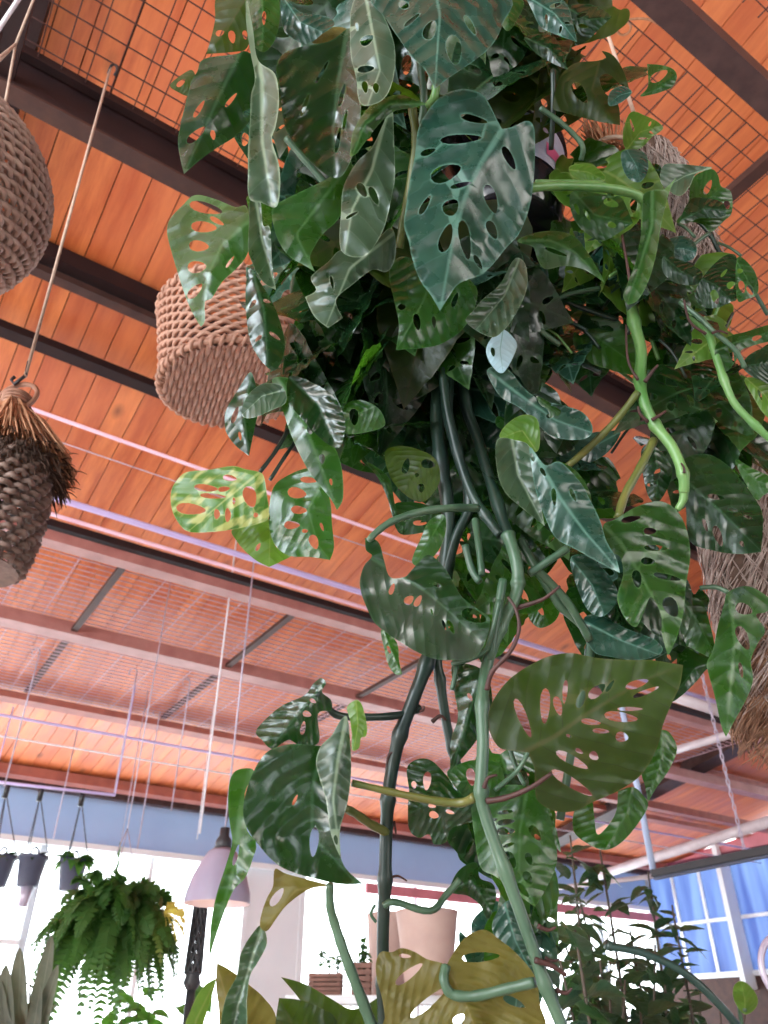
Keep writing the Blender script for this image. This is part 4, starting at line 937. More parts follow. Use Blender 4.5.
nodes([(462,780,.92),(452,748,.92),(445,715,.93),(440,680,.94),(437,655,.95),(440,600,.98),(455,540,1.0),(470,500,1.02),(455,445,1.04),(447,395,1.08),(460,300,1.2),(485,220,1.3)], 4.6, 'stem_dark')
nodes([(500,535,.96),(485,515,.98),(470,490,1.0),(457,450,1.03),(446,400,1.06),(440,340,1.12)], 4.6, 'stem_dark')  # darker stem colour stands in for the shade inside the plant
nodes([(684,492,.95),(683,474,.95),(672,447,.97),(655,425,.99),(644,402,1.0),(640,380,1.02),(641,350,1.04),(634,322,1.06),(630,295,1.08),(622,262,1.1),(614,235,1.13),(600,205,1.18),(560,190,1.25),(520,180,1.33)], 5.2, 'stem_light')
nodes([(782,450,.98),(755,425,.99),(735,404,1.0),(724,380,1.01),(714,350,1.03),(706,330,1.05),(682,308,1.08),(668,285,1.12),(640,240,1.18),(580,200,1.26),(530,190,1.32)], 3.6, 'stem_light')
nodes([(560,820,.9),(580,700,.95),(590,640,.96),(560,605,.97),(540,575,.98),(520,540,1.0)], 4.2, 'stem_mid')
stem([(528,188,.95),(560,186,.97),(605,188,1.0),(636,195,1.02),(646,207,1.03),(645,230,1.04)], 4.6, 'stem_light')
stem([(536,182,.97),(570,182,.99),(605,184,1.01)], 2.4, 'stem_light')
PE = 'petiole'
stem([(412,108,.93),(416,140,.93),(411,180,.93),(404,220,.94),(399,248,.95)], 4.5, 'stem_olive', PE)
stem([(420,60,.95),(424,100,.95),(420,130,.96)], 4, 'stem_mid', PE)
stem([(436,86,.92),(434,98,.92),(428,106,.93)], 4.2, 'stem_light', PE)
stem([(475,797,.79),(460,803,.80),(430,800,.80),(395,793,.79),(352,783,.78)], 4.8, 'stem_olive', PE, .7)
stem([(387,832,.85),(372,825,.84),(356,814,.82),(345,808,.80)], 4.8, 'stem_olive', PE, .8)
stem([(420,708,.91),(405,714,.90),(380,717,.88),(340,716,.86),(326,705,.85),(316,693,.84)], 4.2, 'stem_dark', PE, .8)
stem([(375,1034,.77),(362,1000,.78),(345,955,.79),(335,925,.80),(330,905,.80),(330,884,.80)], 6, 'stem_mid', PE, .65)
stem([(446,966,.76),(444,980,.75),(452,994,.745),(475,996,.74),(510,988,.735),(535,982,.73)], 4.8, 'stem_mid', PE, 1.1)
stem([(375,905,.80),(371,914,.80),(376,922,.80)], 1.6, 'stem_mid', PE)
stem([(384,906,.80),(395,902,.80),(430,911,.80),(446,895,.82),(460,880,.83)], 3.6, 'stem_mid', PE, .9)
stem([(478,508,.95),(455,508,.93),(425,511,.91),(395,520,.89),(378,531,.88),(369,540,.87)], 4.2, 'stem_mid', PE, .8)
stem([(482,575,.92),(478,540,.95),(475,520,.98)], 3.6, 'stem_mid', PE)
stem([(454,660,.88),(456,668,.87),(452,690,.86)], 2.4, 'stem_mid', PE)
stem([(452,664,.87),(470,659,.86),(484,652,.86),(490,640,.86),(500,600,.87)], 2.6, 'stem_mid', PE)
stem([(490,660,.86),(498,610,.88),(503,580,.9)], 4.4, 'stem_mid', PE)
stem([(465,545,.94),(472,570,.93),(480,582,.92)], 3.8, 'stem_mid', PE)
stem([(638,392,1.0),(618,418,1.0),(595,442,1.0),(568,466,1.0)], 3.6, 'stem_olive', PE)
stem([(654,440,.99),(640,468,.96),(625,495,.94),(618,518,.92)], 4.2, 'stem_olive', PE)
stem([(529,574,.93),(550,560,.93),(568,548,.93)], 4, 'stem_mid', PE)
stem([(590,640,.95),(566,600,.95),(535,568,.95)], 4.2, 'stem_mid', PE)
stem([(684,488,.95),(683,500,.95),(677,510,.95)], 5.0, 'stem_light', PE, .6)
stem([(288,430,1.06),(275,452,1.04),(260,472,1.02)], 2.2, 'stem_dark', PE)
stem([(298,438,1.06),(284,458,1.03),(270,480,1.01)], 2.0, 'stem_dark', PE)
stem([(553,70,1.08),(553,110,1.08),(551,150,1.1)], 2.6, 'stem_dark', PE)
stem([(540,108,1.06),(560,122,1.06),(577,138,1.06),(583,148,1.06),(581,160,1.07)], 2.6, 'stem_mid', PE)
stem([(286,138,1.02),(305,160,1.02),(326,184,1.02)], 3.6, 'stem_mid', PE)
stem([(700,588,.96),(715,587,.95),(728,592,.94)], 2.4, 'stem_mid', PE)
stem([(508,740,.88),(515,765,.86),(525,785,.84)], 2.4, 'stem_mid', PE)
stem([(528,752,.80),(518,770,.80),(495,790,.79)], 2.4, 'stem_mid', PE)
stem([(680,302,1.04),(700,318,1.02),(712,330,1.01),(735,350,1.0),(745,368,1.0)], 2.6, 'stem_mid', PE)
stem([(618,320,1.15),(575,305,1.15),(535,285,1.15),(510,290,1.2)], 2.6, 'stem_dark', PE)
stem([(600,288,1.14),(560,298,1.14),(520,325,1.15)], 2.4, 'stem_mid', PE)
stem([(560,345,1.1),(540,330,1.1),(515,305,1.12)], 2.6, 'stem_mid', PE)
rr_ = random.Random(77)
for _ in range(40):
    x, y = rr_.uniform(540, 740), rr_.uniform(210, 450); D = rr_.uniform(1.08, 1.2)
    if 560 < x < 625 and y > 370: continue
    dx, dy = rr_.uniform(-45, 45), rr_.uniform(10, 50)
    stem([(x, y, D), (x+dx*.5, y+dy*.35, D-.01), (x+dx, y+dy, D-.02)], rr_.uniform(1.2, 2.4), rr_.choice(['stem_mid', 'stem_dark', 'stem_dark', 'stem_light']), PE)
AE = 'aerial_root'
stem([(487,690,.80),(492,672,.80),(510,652,.80),(519,630,.81),(516,610,.82),(508,597,.83)], 2.8, 'root', AE, .5)
stem([(516,608,.90),(530,604,.89),(545,598,.88),(560,586,.88)], 2.8, 'root', AE, .5)
stem([(487,801,.78),(505,798,.77),(530,788,.76),(552,773,.76)], 3.2, 'root', AE, .6)
stem([(484,788,.78),(488,778,.78),(497,775,.78)], 2.4, 'root', AE, .5)
stem([(535,960,.72),(552,966,.72),(566,975,.72)], 3.2, 'root', AE, .6)
stem([(538,926,.73),(548,930,.73),(556,927,.73)], 2.6, 'root', AE, .4)
stem([(545,958,.73),(553,961,.73),(560,959,.73)], 2, 'root', AE, .4)
stem([(556,990,.72),(566,993,.72),(572,988,.72)], 2.6, 'root', AE, .4)
stem([(389,878,.83),(398,876,.83),(407,881,.83)], 1.6, 'root', AE, .4)
stem([(387,770,.88),(389,755,.88),(396,752,.88)], 2, 'root', AE, .5)
stem([(391,830,.86),(394,822,.86),(396,834,.86)], 1.8, 'root', AE, .5)
stem([(432,722,.92),(440,716,.92),(446,720,.92)], 2.4, 'root', AE, .5)
stem([(418,712,.91),(423,710,.90),(424,706,.90)], 2, 'root', AE, .5)
stem([(645,382,1.0),(652,372,1.0),(658,365,1.0)], 2.2, 'root', AE, .5)
stem([(638,380,1.0),(628,360,1.01),(626,325,1.03)], 1.6, 'root', AE, .6)
stem([(648,422,.99),(640,414,.99),(638,406,.99)], 2, 'root', AE, .5)
stem([(652,420,.98),(660,415,.98),(666,411,.98)], 2, 'root', AE, .5)
stem([(632,300,1.0),(628,270,1.0),(622,235,1.02)], 1.6, 'root', AE, .7)
stem([(706,334,1.0),(690,322,1.0),(684,300,1.0)], 1.5, 'root', AE, .7)
stem([(712,333,1.0),(720,331,1.0),(728,334,1.0)], 1.5, 'root', AE, .5)
stem([(684,473,.94),(684,468,.94),(681,463,.94)], 1.6, 'root', AE, .5)

# each petiole belongs to the leaf whose blade it meets
lv = [o for o in plant.children if o.name.split('.')[0] == 'leaf' and o.get('kind') != 'stuff' and o.matrix_local == Matrix.Identity(4)]
for pt in [o for o in plant.children if o.name.startswith('petiole')]:
    vs_ = pt.data.vertices; e1, e2 = vs_[0].co, vs_[len(vs_)-1].co; best = None
    for l in lv:
        b_ = l.data.vertices[0].co
        for e in (e1, e2):
            d_ = (e-b_).length
            if best is None or d_ < best[0]: best = (d_, l)
    if best[0] < .09: pt.parent = best[1]


# ------------------------------------------------------------------ background things
# shaggy coconut fibre pole at the right
cp = [(646,150,1.44),(680,215,1.40),(690,290,1.38),(694,370,1.37),(716,450,1.35),(742,540,1.33),(762,620,1.31),(772,668,1.30),(780,700,1.30)]
q = smoothpts([P(*p) for p in cp], 8); n_ = len(q)
pole = empty('coir_pole', q[-1], 'thick shaggy coconut fibre pole hanging behind the right side leaves', 'coir pole')
rs = [(.036 + .046*(i/(n_-1)))*(1 if i < n_-5 else sqrt(max(.05, 1-((i-(n_-5))/5)**2))) for i in range(n_)]
m_ = MB(); m_.tube(q, rs, 14); m_.build('core', M['coircore'], pole)
rr_ = random.Random(9)
for nm, mt, cnt, lo_, hi in (('pale_fibre', 'coir1', 4300, 0, .86), ('brown_fibre', 'coir2', 2000, .76, 1.0)):
    m_ = MB()
    for _ in range(cnt):
        f = rr_.uniform(lo_, hi); i = min(n_-2, int(f*(n_-1))); c0 = q[i]; t = (q[i+1]-q[i]).normalized()
        a = rr_.uniform(0, 2*pi); e1 = t.orthogonal().normalized(); e2 = t.cross(e1); R_ = rs[i]*rr_.uniform(.9, 1.08)
        p = c0 + t*rr_.uniform(0, .01); pts = [p + R_*(cos(a)*e1 + sin(a)*e2)]
        tw = rr_.uniform(6, 16)*rr_.choice((1, 1, 1, -.5)); ln = rr_.uniform(.04, .10); out = rr_.uniform(0, .012)
        for k_ in range(1, 5):
            s_ = k_/4*ln; aa = a + tw*s_
            pts.append(p + t*s_ + (R_ + out*k_/4 + rr_.uniform(-.003, .003))*(cos(aa)*e1 + sin(aa)*e2))
        m_.tube(pts, [.0016, .0016, .0014, .0011, .0005], 3, False)
    o = m_.build(nm, M[mt], pole); o['kind'] = 'stuff'
m_ = MB(); m_.tube([q[0], q[0] + Vector((0, 0, .02)), Vector((q[0].x, q[0].y, CAM.z+H1+.17))], .004, 6); m_.build('hanging_cord', M['cord'], pole)
# straw bunch beside the pot top right
bp = P(612, 150, 1.35)
bun = empty('dried_grass_bunch', bp, 'small tan bunch of dried grass beside the hanging pot', 'dried grass')
m_ = MB()
for _ in range(160):
    a = rr_.uniform(-1, 1); m_.tube([bp + Vector((a*.03, rr_.uniform(-.02, .02), -.01)), bp + Vector((a*.05, rr_.uniform(-.03, .03), rr_.uniform(.03, .07)))], .0012, 3, False)
m_.build('stalks', M['straw'], bun)['kind'] = 'stuff'
m_ = MB(); m_.tube([bp + Vector((.034*cos(i*pi/8), .024*sin(i*pi/8), .0)) for i in range(16)], .004, 6, False, closed=True); m_.build('tie', M['cord'], bun)
# pale wire loop lying on the mesh, top right
pts = [PH(*p, H1+.175) for p in ((604,2),(618,14),(630,24),(629,32),(622,35),(617,30),(622,22),(634,19),(650,20),(668,30),(680,38),(697,47))]
m_ = MB(); m_.tube(smoothpts(pts, 5), .004, 6); tag(m_.build('wire_loop', M['straw']), 'curled pale wire lying on the mesh at upper right', 'wire')

# ---- hanging fern
def rootpt(px, py, D): return P(px, py, D)
fc = P(112, 918, 4.6)
fern = empty('hanging_fern', fc, 'large round green fern hanging in front of bright window', 'fern')
m_ = MB(); m_.lathe([(0, -.12), (.10, -.12), (.15, .06), (.16, .06), (.16, .08), (.14, .08), (.13, .04), (0, .04)], fc, 28); m_.build('pot', M['black'], fern)
m_ = MB(); tp = fc + Vector((0, 0, .50))
for k_ in range(3):
    a = 2*pi*k_/3; m_.tube([fc + Vector((.15*cos(a), .15*sin(a), .07)), tp], .003, 5)
m_.tube([tp, Vector((tp.x, tp.y, CAM.z + roofh(vof(tp))))], .004, 5); m_.build('hanger', M['rod'], fern)
def frond(m_, base, d, L_, droop, w_, rr_):
    """arching rachis with two rows of leaflets"""
    n_ = 26; pts = []; 
    for i in range(n_+1):
        f = i/n_; pts.append(base + d*L_*f*(1-.25*f*f) + Vector((0, 0, -droop*L_*f**2.2)))
    m_.tube(pts[::3] + [pts[-1]], .0025, 3, False)
    roll = rr_.uniform(-.9, .9)
    for i in range(2, n_):
        t = (pts[i+1]-pts[i-1]).normalized(); sd = t.cross(ZH)
        if sd.length < .05: sd = t.orthogonal()
        sd.normalize(); sd = Matrix.Rotation(roll, 3, t) @ sd; up = sd.cross(t); f = i/n_
        ll = w_*(sin(pi*min(1, f*.93+.07))**.6)
        for s_ in (-1, 1):
            e = (sd*s_*1.0 + t*.35 - up*rr_.uniform(-.1, .4)).normalized()*ll; b = t*L_/n_*.62
            p = pts[i]; m_.add([p-b, p+e*.55-b*.9, p+e, p+e*.55+b*.9, p+b], [(0,1,2,3,4)])
rr_ = random.Random(4)
fern_me = []
for i in range(230):
    m_ = MB(); a = rr_.uniform(0, 2*pi); el = rr_.choice((rr_.uniform(-.7, .3), rr_.uniform(-.2, 1.2)))
    d = Vector((cos(a)*cos(el), sin(a)*cos(el), sin(el))); L_ = rr_.uniform(.30, .50)
    fern_me.append((a, d, L_, rr_.uniform(.3, 1.0)))
extra = MB()
for i, (a, d, L_, dr) in enumerate(fern_me):
    m_ = MB() if i < 100 else extra
    frond(m_, fc + Vector((cos(a)*.06, sin(a)*.06, .05)), d, L_, dr, .07, rr_)
    if i < 100: m_.build('frond', L['fern'] if i % 17 else L['lime'], fern, smooth=False)
frond(extra, fc + Vector((0, 0, .05)), Vector((-.08, 0, 1)), .50, 0.02, .03, rr_)
extra.build('frond', L['fern'], fern, smooth=False)['kind'] = 'stuff'
fy = P(178, 912, 4.55)
for i in range(7):
    m_ = MB(); a = -1.2 + i*.4; frond(m_, fy + Vector((-.08, 0, 0)), Vector((cos(a), -.2, sin(a)*.8)), rr_.uniform(.14, .22), .4, .045, rr_); m_.build('frond', L['yellow'], fern, smooth=False)['label'] = 'bright yellow frond'
# ---- rail with three hanging pots
DR = 6.2
ra, rb = PH(8, 783, 1.0), PH(117, 795, 1.0)
sc = DR/ (ra-CAM).dot(AF); ra = CAM + ray(-30, 779)*DR; rb = CAM + ray(115, 795)*(DR-.05)
m_ = MB(); m_.tube([ra, rb], .012, 8); m_.tube([ra + (rb-ra)*.16, Vector(((ra + (rb-ra)*.16).x, (ra + (rb-ra)*.16).y, CAM.z+2.3))], .006, 6); m_.tube([rb, Vector((rb.x, rb.y, CAM.z+2.5))], .006, 6)
tag(m_.build('pot_rail', M['lilac']), 'lilac horizontal rail carrying the row of small grey pots', 'rail')
def hpot(px, py, wpx, hook_px, hook_py, plantmat, saucer, label, seed):
    c = P(px, py, DR); s_ = DR/FPX; R_ = wpx/2*s_; root = empty('hanging_pot', c, label, 'pot', 'grey pots in a row under the rail')
    m_ = MB(); m_.lathe([(0, -.10), (R_*.68, -.10), (R_*.72, -.09), (R_*.95, .10), (R_*1.05, .10), (R_*1.05, .125), (R_*.9, .125), (R_*.85, .08), (0, .08)], c, 28); m_.build('pot', M['greyplastic'], root)
    hk = P(hook_px, hook_py, DR)
    m_ = MB()
    for k_ in range(3):
        a = 2*pi*k_/3 + .3; m_.tube([c + Vector((R_*cos(a), R_*sin(a), .12)), hk + Vector((0, 0, -.06))], .005, 5)
    m_.build('hanger', M['greyplastic'], root)
    m_ = MB(); m_.tube([hk + Vector((0, 0, -.10)), hk + Vector((0, 0, .03))], .022, 8); m_.build('hook', M['black'], root)
    if saucer:
        m_ = MB(); m_.lathe([(0, -.24), (R_*.30, -.24), (R_*.42, -.10), (0, -.10)], c, 20); m_.build('drip_cup', M['rod'], root)
    m_ = MB(); m_.tube([c + Vector((R_*.3*cos(a), 0, .13 + .06*sin(a))) for a in [i*pi/8 for i in range(9)]], .009, 6); m_.build('top_loop', M['greyplastic'], root)
    r2 = random.Random(seed); me = generic_leaf(plantmat, seed, 0, .8, step=.14)
    for i in range(44 if plantmat == 'fern' else 26 if seed == 3 else 8):
        a = r2.uniform(0, 2*pi); el = r2.uniform(-.9, .9); d = Vector((cos(a), sin(a), el)).normalized()
        place_leaf(me, c + Vector((cos(a)*R_*.7, sin(a)*R_*.7, .12)), d, ZH, r2.uniform(.05, .09)*(1.7 if plantmat == 'fern' else 1), root)
    return root
hpot(-2, 873, 28, 8, 785, 'bg', False, 'grey hanging pot with small plant cut off by left edge', 3)
hpot(30, 873, 28, 42, 788, 'dark', True, 'middle grey hanging pot with loop handle and drip cup below', 4)
hpot(71, 877, 27, 83, 793, 'fern', False, 'grey hanging pot with bushy green plant just left of the fern', 5)
# ---- pendant lamp
lc = P(217, 904, 4.2)
lamp = empty('pendant_lamp', lc, 'grey lilac dome pendant lamp with warm glow inside, beside the fern', 'lamp')
s_ = 4.2/FPX
prof = [(33*s_, 0), (32*s_, 10*s_), (27*s_, 26*s_), (20*s_, 40*s_), (15*s_, 48*s_), (9*s_, 52*s_)]
m_ = MB(); m_.lathe(prof + [(9*s_-.004, 52*s_-.004)] + [(a-.004, b) for a, b in prof[-2::-1]], lc, 40); m_.build('lamp_shade', M['lampshade'], lamp)
m_ = MB(); m_.lathe([(0, 50*s_), (9*s_, 50*s_), (8*s_, 60*s_), (5*s_, 64*s_), (5*s_, 72*s_), (0, 72*s_)], lc, 20); m_.build('socket', M['blackmetal'], lamp)
m_ = MB(); m_.tube([lc + Vector((0, 0, 70*s_)), Vector((lc.x, lc.y, CAM.z+roofh(vof(lc))))], .006, 6); m_.build('suspension_rod', M['rod'], lamp)
t = NT('lamp_bulb_glow'); t.b.inputs['Emission Color'].default_value = (1, .72, .40, 1); t.b.inputs['Emission Strength'].default_value = 12; M['bulb'] = t.m
m_ = MB(); m_.lathe([(0, 8*s_), (6*s_, 11*s_), (9*s_, 18*s_), (7*s_, 27*s_), (4*s_, 36*s_), (4*s_, 48*s_)], lc, 20); m_.build('bulb', M['bulb'], lamp)
# ---- black perforated lantern post under the lamp
pc = P(191, 990, 4.5); s_ = 4.5/FPX
post = empty('lantern_post', Vector((pc.x, pc.y, .0)), 'black post with perforated lattice head under the pendant lamp', 'lantern')
m_ = MB(); z0 = pc.z
m_.tube([Vector((pc.x, pc.y, 0.02)), Vector((pc.x, pc.y, z0))], 4.5*s_, 10); m_.lathe([(0, 0), (.16, 0), (.16, .02), (.05, .04), (.03, .06)], Vector((pc.x, pc.y, 0)), 24)
m_.build('post', M['blackmetal'], post)
m_ = MB(); m_.lathe([(0, 0), (5*s_, 0), (9*s_, 6*s_), (7*s_, 12*s_), (9*s_, 15*s_), (0, 15*s_)], Vector((pc.x, pc.y, z0)), 20); m_.build('collar', M['blackmetal'], post)
m_ = MB()
for k_ in range(9):
    for sg in (1, -1):
        pts = []
        for i in range(17):
            f = i/16; a = 2*pi*k_/9 + sg*f*2.4; R_ = (8 - 1.5*f)*s_; pts.append(Vector((pc.x + R_*cos(a), pc.y + R_*sin(a), z0 + (15 + 62*f)*s_)))
        m_.tube(pts, 1.3*s_, 5, False)
for f in (0, .5, 1): m_.tube([Vector((pc.x + (8-1.5*f)*s_*cos(a), pc.y + (8-1.5*f)*s_*sin(a), z0 + (15+62*f)*s_)) for a in [i*2*pi/20 for i in range(20)]], 1.4*s_, 5, False, closed=True)
m_.build('lattice_head', M['blackmetal'], post)
m_ = MB(); m_.lathe([(7*s_, 77*s_), (5*s_, 82*s_), (2*s_, 92*s_), (0, 93*s_)], Vector((pc.x, pc.y, z0)), 16); m_.build('finial', M['blackmetal'], post)
# ---- white shelf unit with pots and crates
shz = P(350, 996, 4.4).z
sa = P(300, 996, 4.6); sb = P(480, 996, 4.4); 
shelf = empty('shelf_unit', Vector(((sa.x+sb.x)/2, (sa.y+sb.y)/2, 0)), 'tall white shelf unit carrying the crates and beige planters', 'shelf')
cx, cy = shelf.location.x, shelf.location.y; hw_ = (sb.x-sa.x)/2+.05
m_ = MB(); m_.box((cx, cy, shz-.02), Vector((hw_, 0, 0)), Vector((0, .22, 0)), Vector((0, 0, .02))); m_.build('top_board', M['white'], shelf, False)
m_ = MB(); m_.box((cx, cy, .6), Vector((hw_-.02, 0, 0)), Vector((0, .20, 0)), Vector((0, 0, .015))); m_.build('lower_board', M['white'], shelf, False)
for sx in (-1, 1):
    for sy in (-1, 1):
        m_ = MB(); m_.box((cx+sx*(hw_-.03), cy+sy*.19, (shz-.04)/2), Vector((.02, 0, 0)), Vector((0, .02, 0)), Vector((0, 0, (shz-.04)/2))); m_.build('leg', M['white'], shelf, False)
def planter(px, D, ztop_px, w_top, w_bot, label):
    s_ = D/FPX; c = P(px, 996, D); c.z = shz; zt = P(px, ztop_px, D).z - shz; root = empty('planter', c, label, 'planter')
    R1, R0 = w_top/2*s_, w_bot/2*s_
    m_ = MB(); m_.lathe([(0, 0), (R0*.97, 0), (R0, .01), (R1*.97, zt*.94), (R1, zt), (R1*.95, zt+.004), (R1*.9, zt), (R0*.9, .05), (0, .05)], c, 48); m_.build('pot', M['beige'], root)
    m_ = MB(); m_.lathe([(0, zt*.85), (R1*.9, zt*.85)], c, 30); m_.build('soil', M['soil'], root)
planter(429, 4.25, 905, 66, 46, 'large tapered pinkish beige planter on white shelf above olive leaf')
planter(388, 4.75, 908, 44, 36, 'smaller beige planter half hidden behind the dark vine on shelf')
def crate(px0, px1, D, ytop, label, seed):
    a = P(px0, 996, D); b = P(px1, 996, D); c = (a+b)/2; c.z = shz; hh = P(px0, ytop, D).z - shz; root = empty('planter_crate', c, label, 'planter')
    m_ = MB(); w2 = (b.x-a.x)/2
    for k_ in range(5):
        z = shz + hh*(k_+.5)/5
        for sg in (-1, 1):
            m_.box((c.x, c.y+sg*.09, z), Vector((w2, 0, 0)), Vector((0, .008, 0)), Vector((0, 0, hh/5*.38)))
            m_.box((c.x+sg*w2, c.y, z), Vector((.008, 0, 0)), Vector((0, .09, 0)), Vector((0, 0, hh/5*.38)))
    m_.box((c.x, c.y, shz+.012), Vector((w2, 0, 0)), Vector((0, .09, 0)), Vector((0, 0, .01)))
    for sx in (-1, 1):
        for sy in (-1, 1): m_.box((c.x+sx*(w2-.012), c.y+sy*.078, shz+hh/2), Vector((.01, 0, 0)), Vector((0, .01, 0)), Vector((0, 0, hh/2)))
    m_.build('crate', M['crate'], root, False)
    m_ = MB(); m_.box((c.x, c.y, shz+hh*.7), Vector((w2-.01, 0, 0)), Vector((0, .08, 0)), Vector((0, 0, .01))); m_.build('soil', M['soil'], root, False)
    r2 = random.Random(seed); me = generic_leaf('fern', seed, 0, .8, step=.12)
    for st in range(4):
        bx = c.x + r2.uniform(-.8, .8)*w2; top = Vector((bx + r2.uniform(-.05, .05), c.y + r2.uniform(-.06, .06), shz+hh+r2.uniform(.06, .17))); b0 = Vector((bx, c.y, shz+hh*.7))
        m_ = MB(); m_.tube([b0, top], .004, 5); m_.build('stem', M['stem_mid'], root)
        for i in range(9):
            f = r2.uniform(.25, 1); a_ = r2.uniform(0, 2*pi); d = Vector((cos(a_), sin(a_), r2.uniform(-.2, .7)))
            place_leaf(me, b0.lerp(top, f), d, ZH, r2.uniform(.04, .075), root)
crate(310, 341, 4.45, 973, 'brown slatted crate planter with leafy green plant, left one on shelf', 3)
crate(353, 370, 4.4, 962, 'taller brown slatted crate planter right of the other on shelf', 8)

# ---- plants at the bottom right
def bush(px, py, D, spread, hgt, n_stem, n_leaf, mat, label, seed, leafsz, cat='plant', name='leafy_plant', lance=True, upto=None):
    r2 = random.Random(seed); s_ = D/FPX; c = P(px, py, D); base = Vector((c.x, c.y, .0))
    root = empty(name, base, label, cat)
    m_ = MB(); m_.lathe([(0, 0), (.15, 0), (.20, .34), (.21, .34), (.21, .37), (.18, .37), (.17, .32), (0, .32)], base, 28); m_.build('pot', M['beige'], root)
    mes = [generic_leaf(mat, seed+i, 0, 1.1 if lance else .85, curl=.2+.1*i, fold=.3, step=.10, lance=lance) for i in range(3)]
    leaves = []
    for k_ in range(n_stem):
        tx = px + r2.uniform(-1, 1)*spread; ty = py - r2.uniform(.3, 1)*hgt
        if upto: tx, ty = upto[k_ % len(upto)]
        dd = D + r2.uniform(-.25, .25); top = P(tx, ty, dd); b0 = base + Vector((r2.uniform(-.08, .08), r2.uniform(-.08, .08), .33))
        midp = b0.lerp(top, .55) + Vector((r2.uniform(-.12, .12), r2.uniform(-.1, .1), 0))
        pts = smoothpts([b0, midp, top], 10); m_ = MB(); m_.tube(pts, [.010*(1-.7*i/(len(pts)-1)) for i in range(len(pts))], 6); m_.build('stem', M['bark'], root)
        for i in range(n_leaf):
            f = .45 + .55*(i+.5)/n_leaf; q_ = pts[min(len(pts)-1, int(f*(len(pts)-1)))]
            a_ = r2.uniform(0, 2*pi); d = Vector((cos(a_), sin(a_)*.8, r2.uniform(-.55, .8))).normalized()
            leaves.append((mes[r2.randrange(3)], q_ + Vector((r2.uniform(-.03, .03),)*3), d, Vector((r2.uniform(-.5, .5), -.5, 1)), leafsz*r2.uniform(.65, 1.25)))
    big = leaves[:100]
    for q_ in big: place_leaf(*q_, root)
    if leaves[100:]:
        va = []; fa = []; sa_ = []; ea = []
        for me, b_, d, nn, sz in leaves[100:]:
            T = orient(b_-root.location, d, nn, sz); b0 = len(va); uvv = [(0, 0)]*len(me.vertices)
            for l in me.loops: uvv[l.vertex_index] = tuple(me.uv_layers[0].data[l.index].uv)
            va += [tuple(T @ v.co) for v in me.vertices]; sa_ += uvv; ea += [0.]*len(me.vertices)
            fa += [tuple(i+b0 for i in p.vertices) for p in me.polygons]
        me = bpy.data.meshes.new('leaves'); me.from_pydata(va, [], fa); finish(me, sa_, ea, [L[mat]])
        o = bpy.data.objects.new('leaf', me); C.objects.link(o); o.parent = root; o['kind'] = 'stuff'
    return root
bush(600, 1000, 2.6, 60, 130, 13, 46, 'bg', 'tall shrub with narrow dark leaves against the bright windows, behind hose', 21, .095,
     upto=[(648,872),(672,905),(600,850),(575,880),(590,930),(630,930),(655,945),(560,930),(610,960),(640,985),(580,985),(665,985),(570,835)])
bush(575, 1040, 2.0, 40, 120, 7, 24, 'bg', 'broad leaved dusky plant low behind the lowest vine', 33, .105, lance=False, upto=[(560,960),(590,990),(575,930),(610,1000),(640,1010),(600,960),(625,980)])
bush(690, 1050, 3.3, 60, 80, 6, 12, 'bg', 'low dark plant in front of the blue windows, under the hose arc', 44, .13, lance=False, upto=[(690,995),(720,1010),(670,1000),(745,1015),(700,985),(655,1005)])
bush(135, 1060, 5.2, 40, 60, 6, 14, 'fern', 'bright green plant standing behind the fern by the window', 55, .14, lance=False, upto=[(120,1000),(140,985),(150,1010),(110,1012),(200,985),(128,995)])
# single bright leaf right (blurred)
gl_ = empty('broad_leaf_plant', Vector((P(740, 1060, 2.2).x, P(740, 1060, 2.2).y, 0)), 'plant with single bright green upright leaf at lower right', 'plant')
m_ = MB(); m_.lathe([(0, 0), (.12, 0), (.15, .28), (.14, .28), (0, .25)], gl_.location, 24); m_.build('pot', M['black'], gl_)
m_ = MB(); m_.tube(smoothpts([gl_.location + Vector((0, 0, .25)), P(748, 1060, 2.2), P(745, 1010, 2.2)], 6), .006, 6); m_.build('stem', M['stem_mid'], gl_)
traced([(744,1014),(734,1000),(734,986),(742,981),(752,988),(758,1000),(754,1010)], [(745,1014),(745,1000),(741,982)], 2.2, 'lime', gl_, g=0)
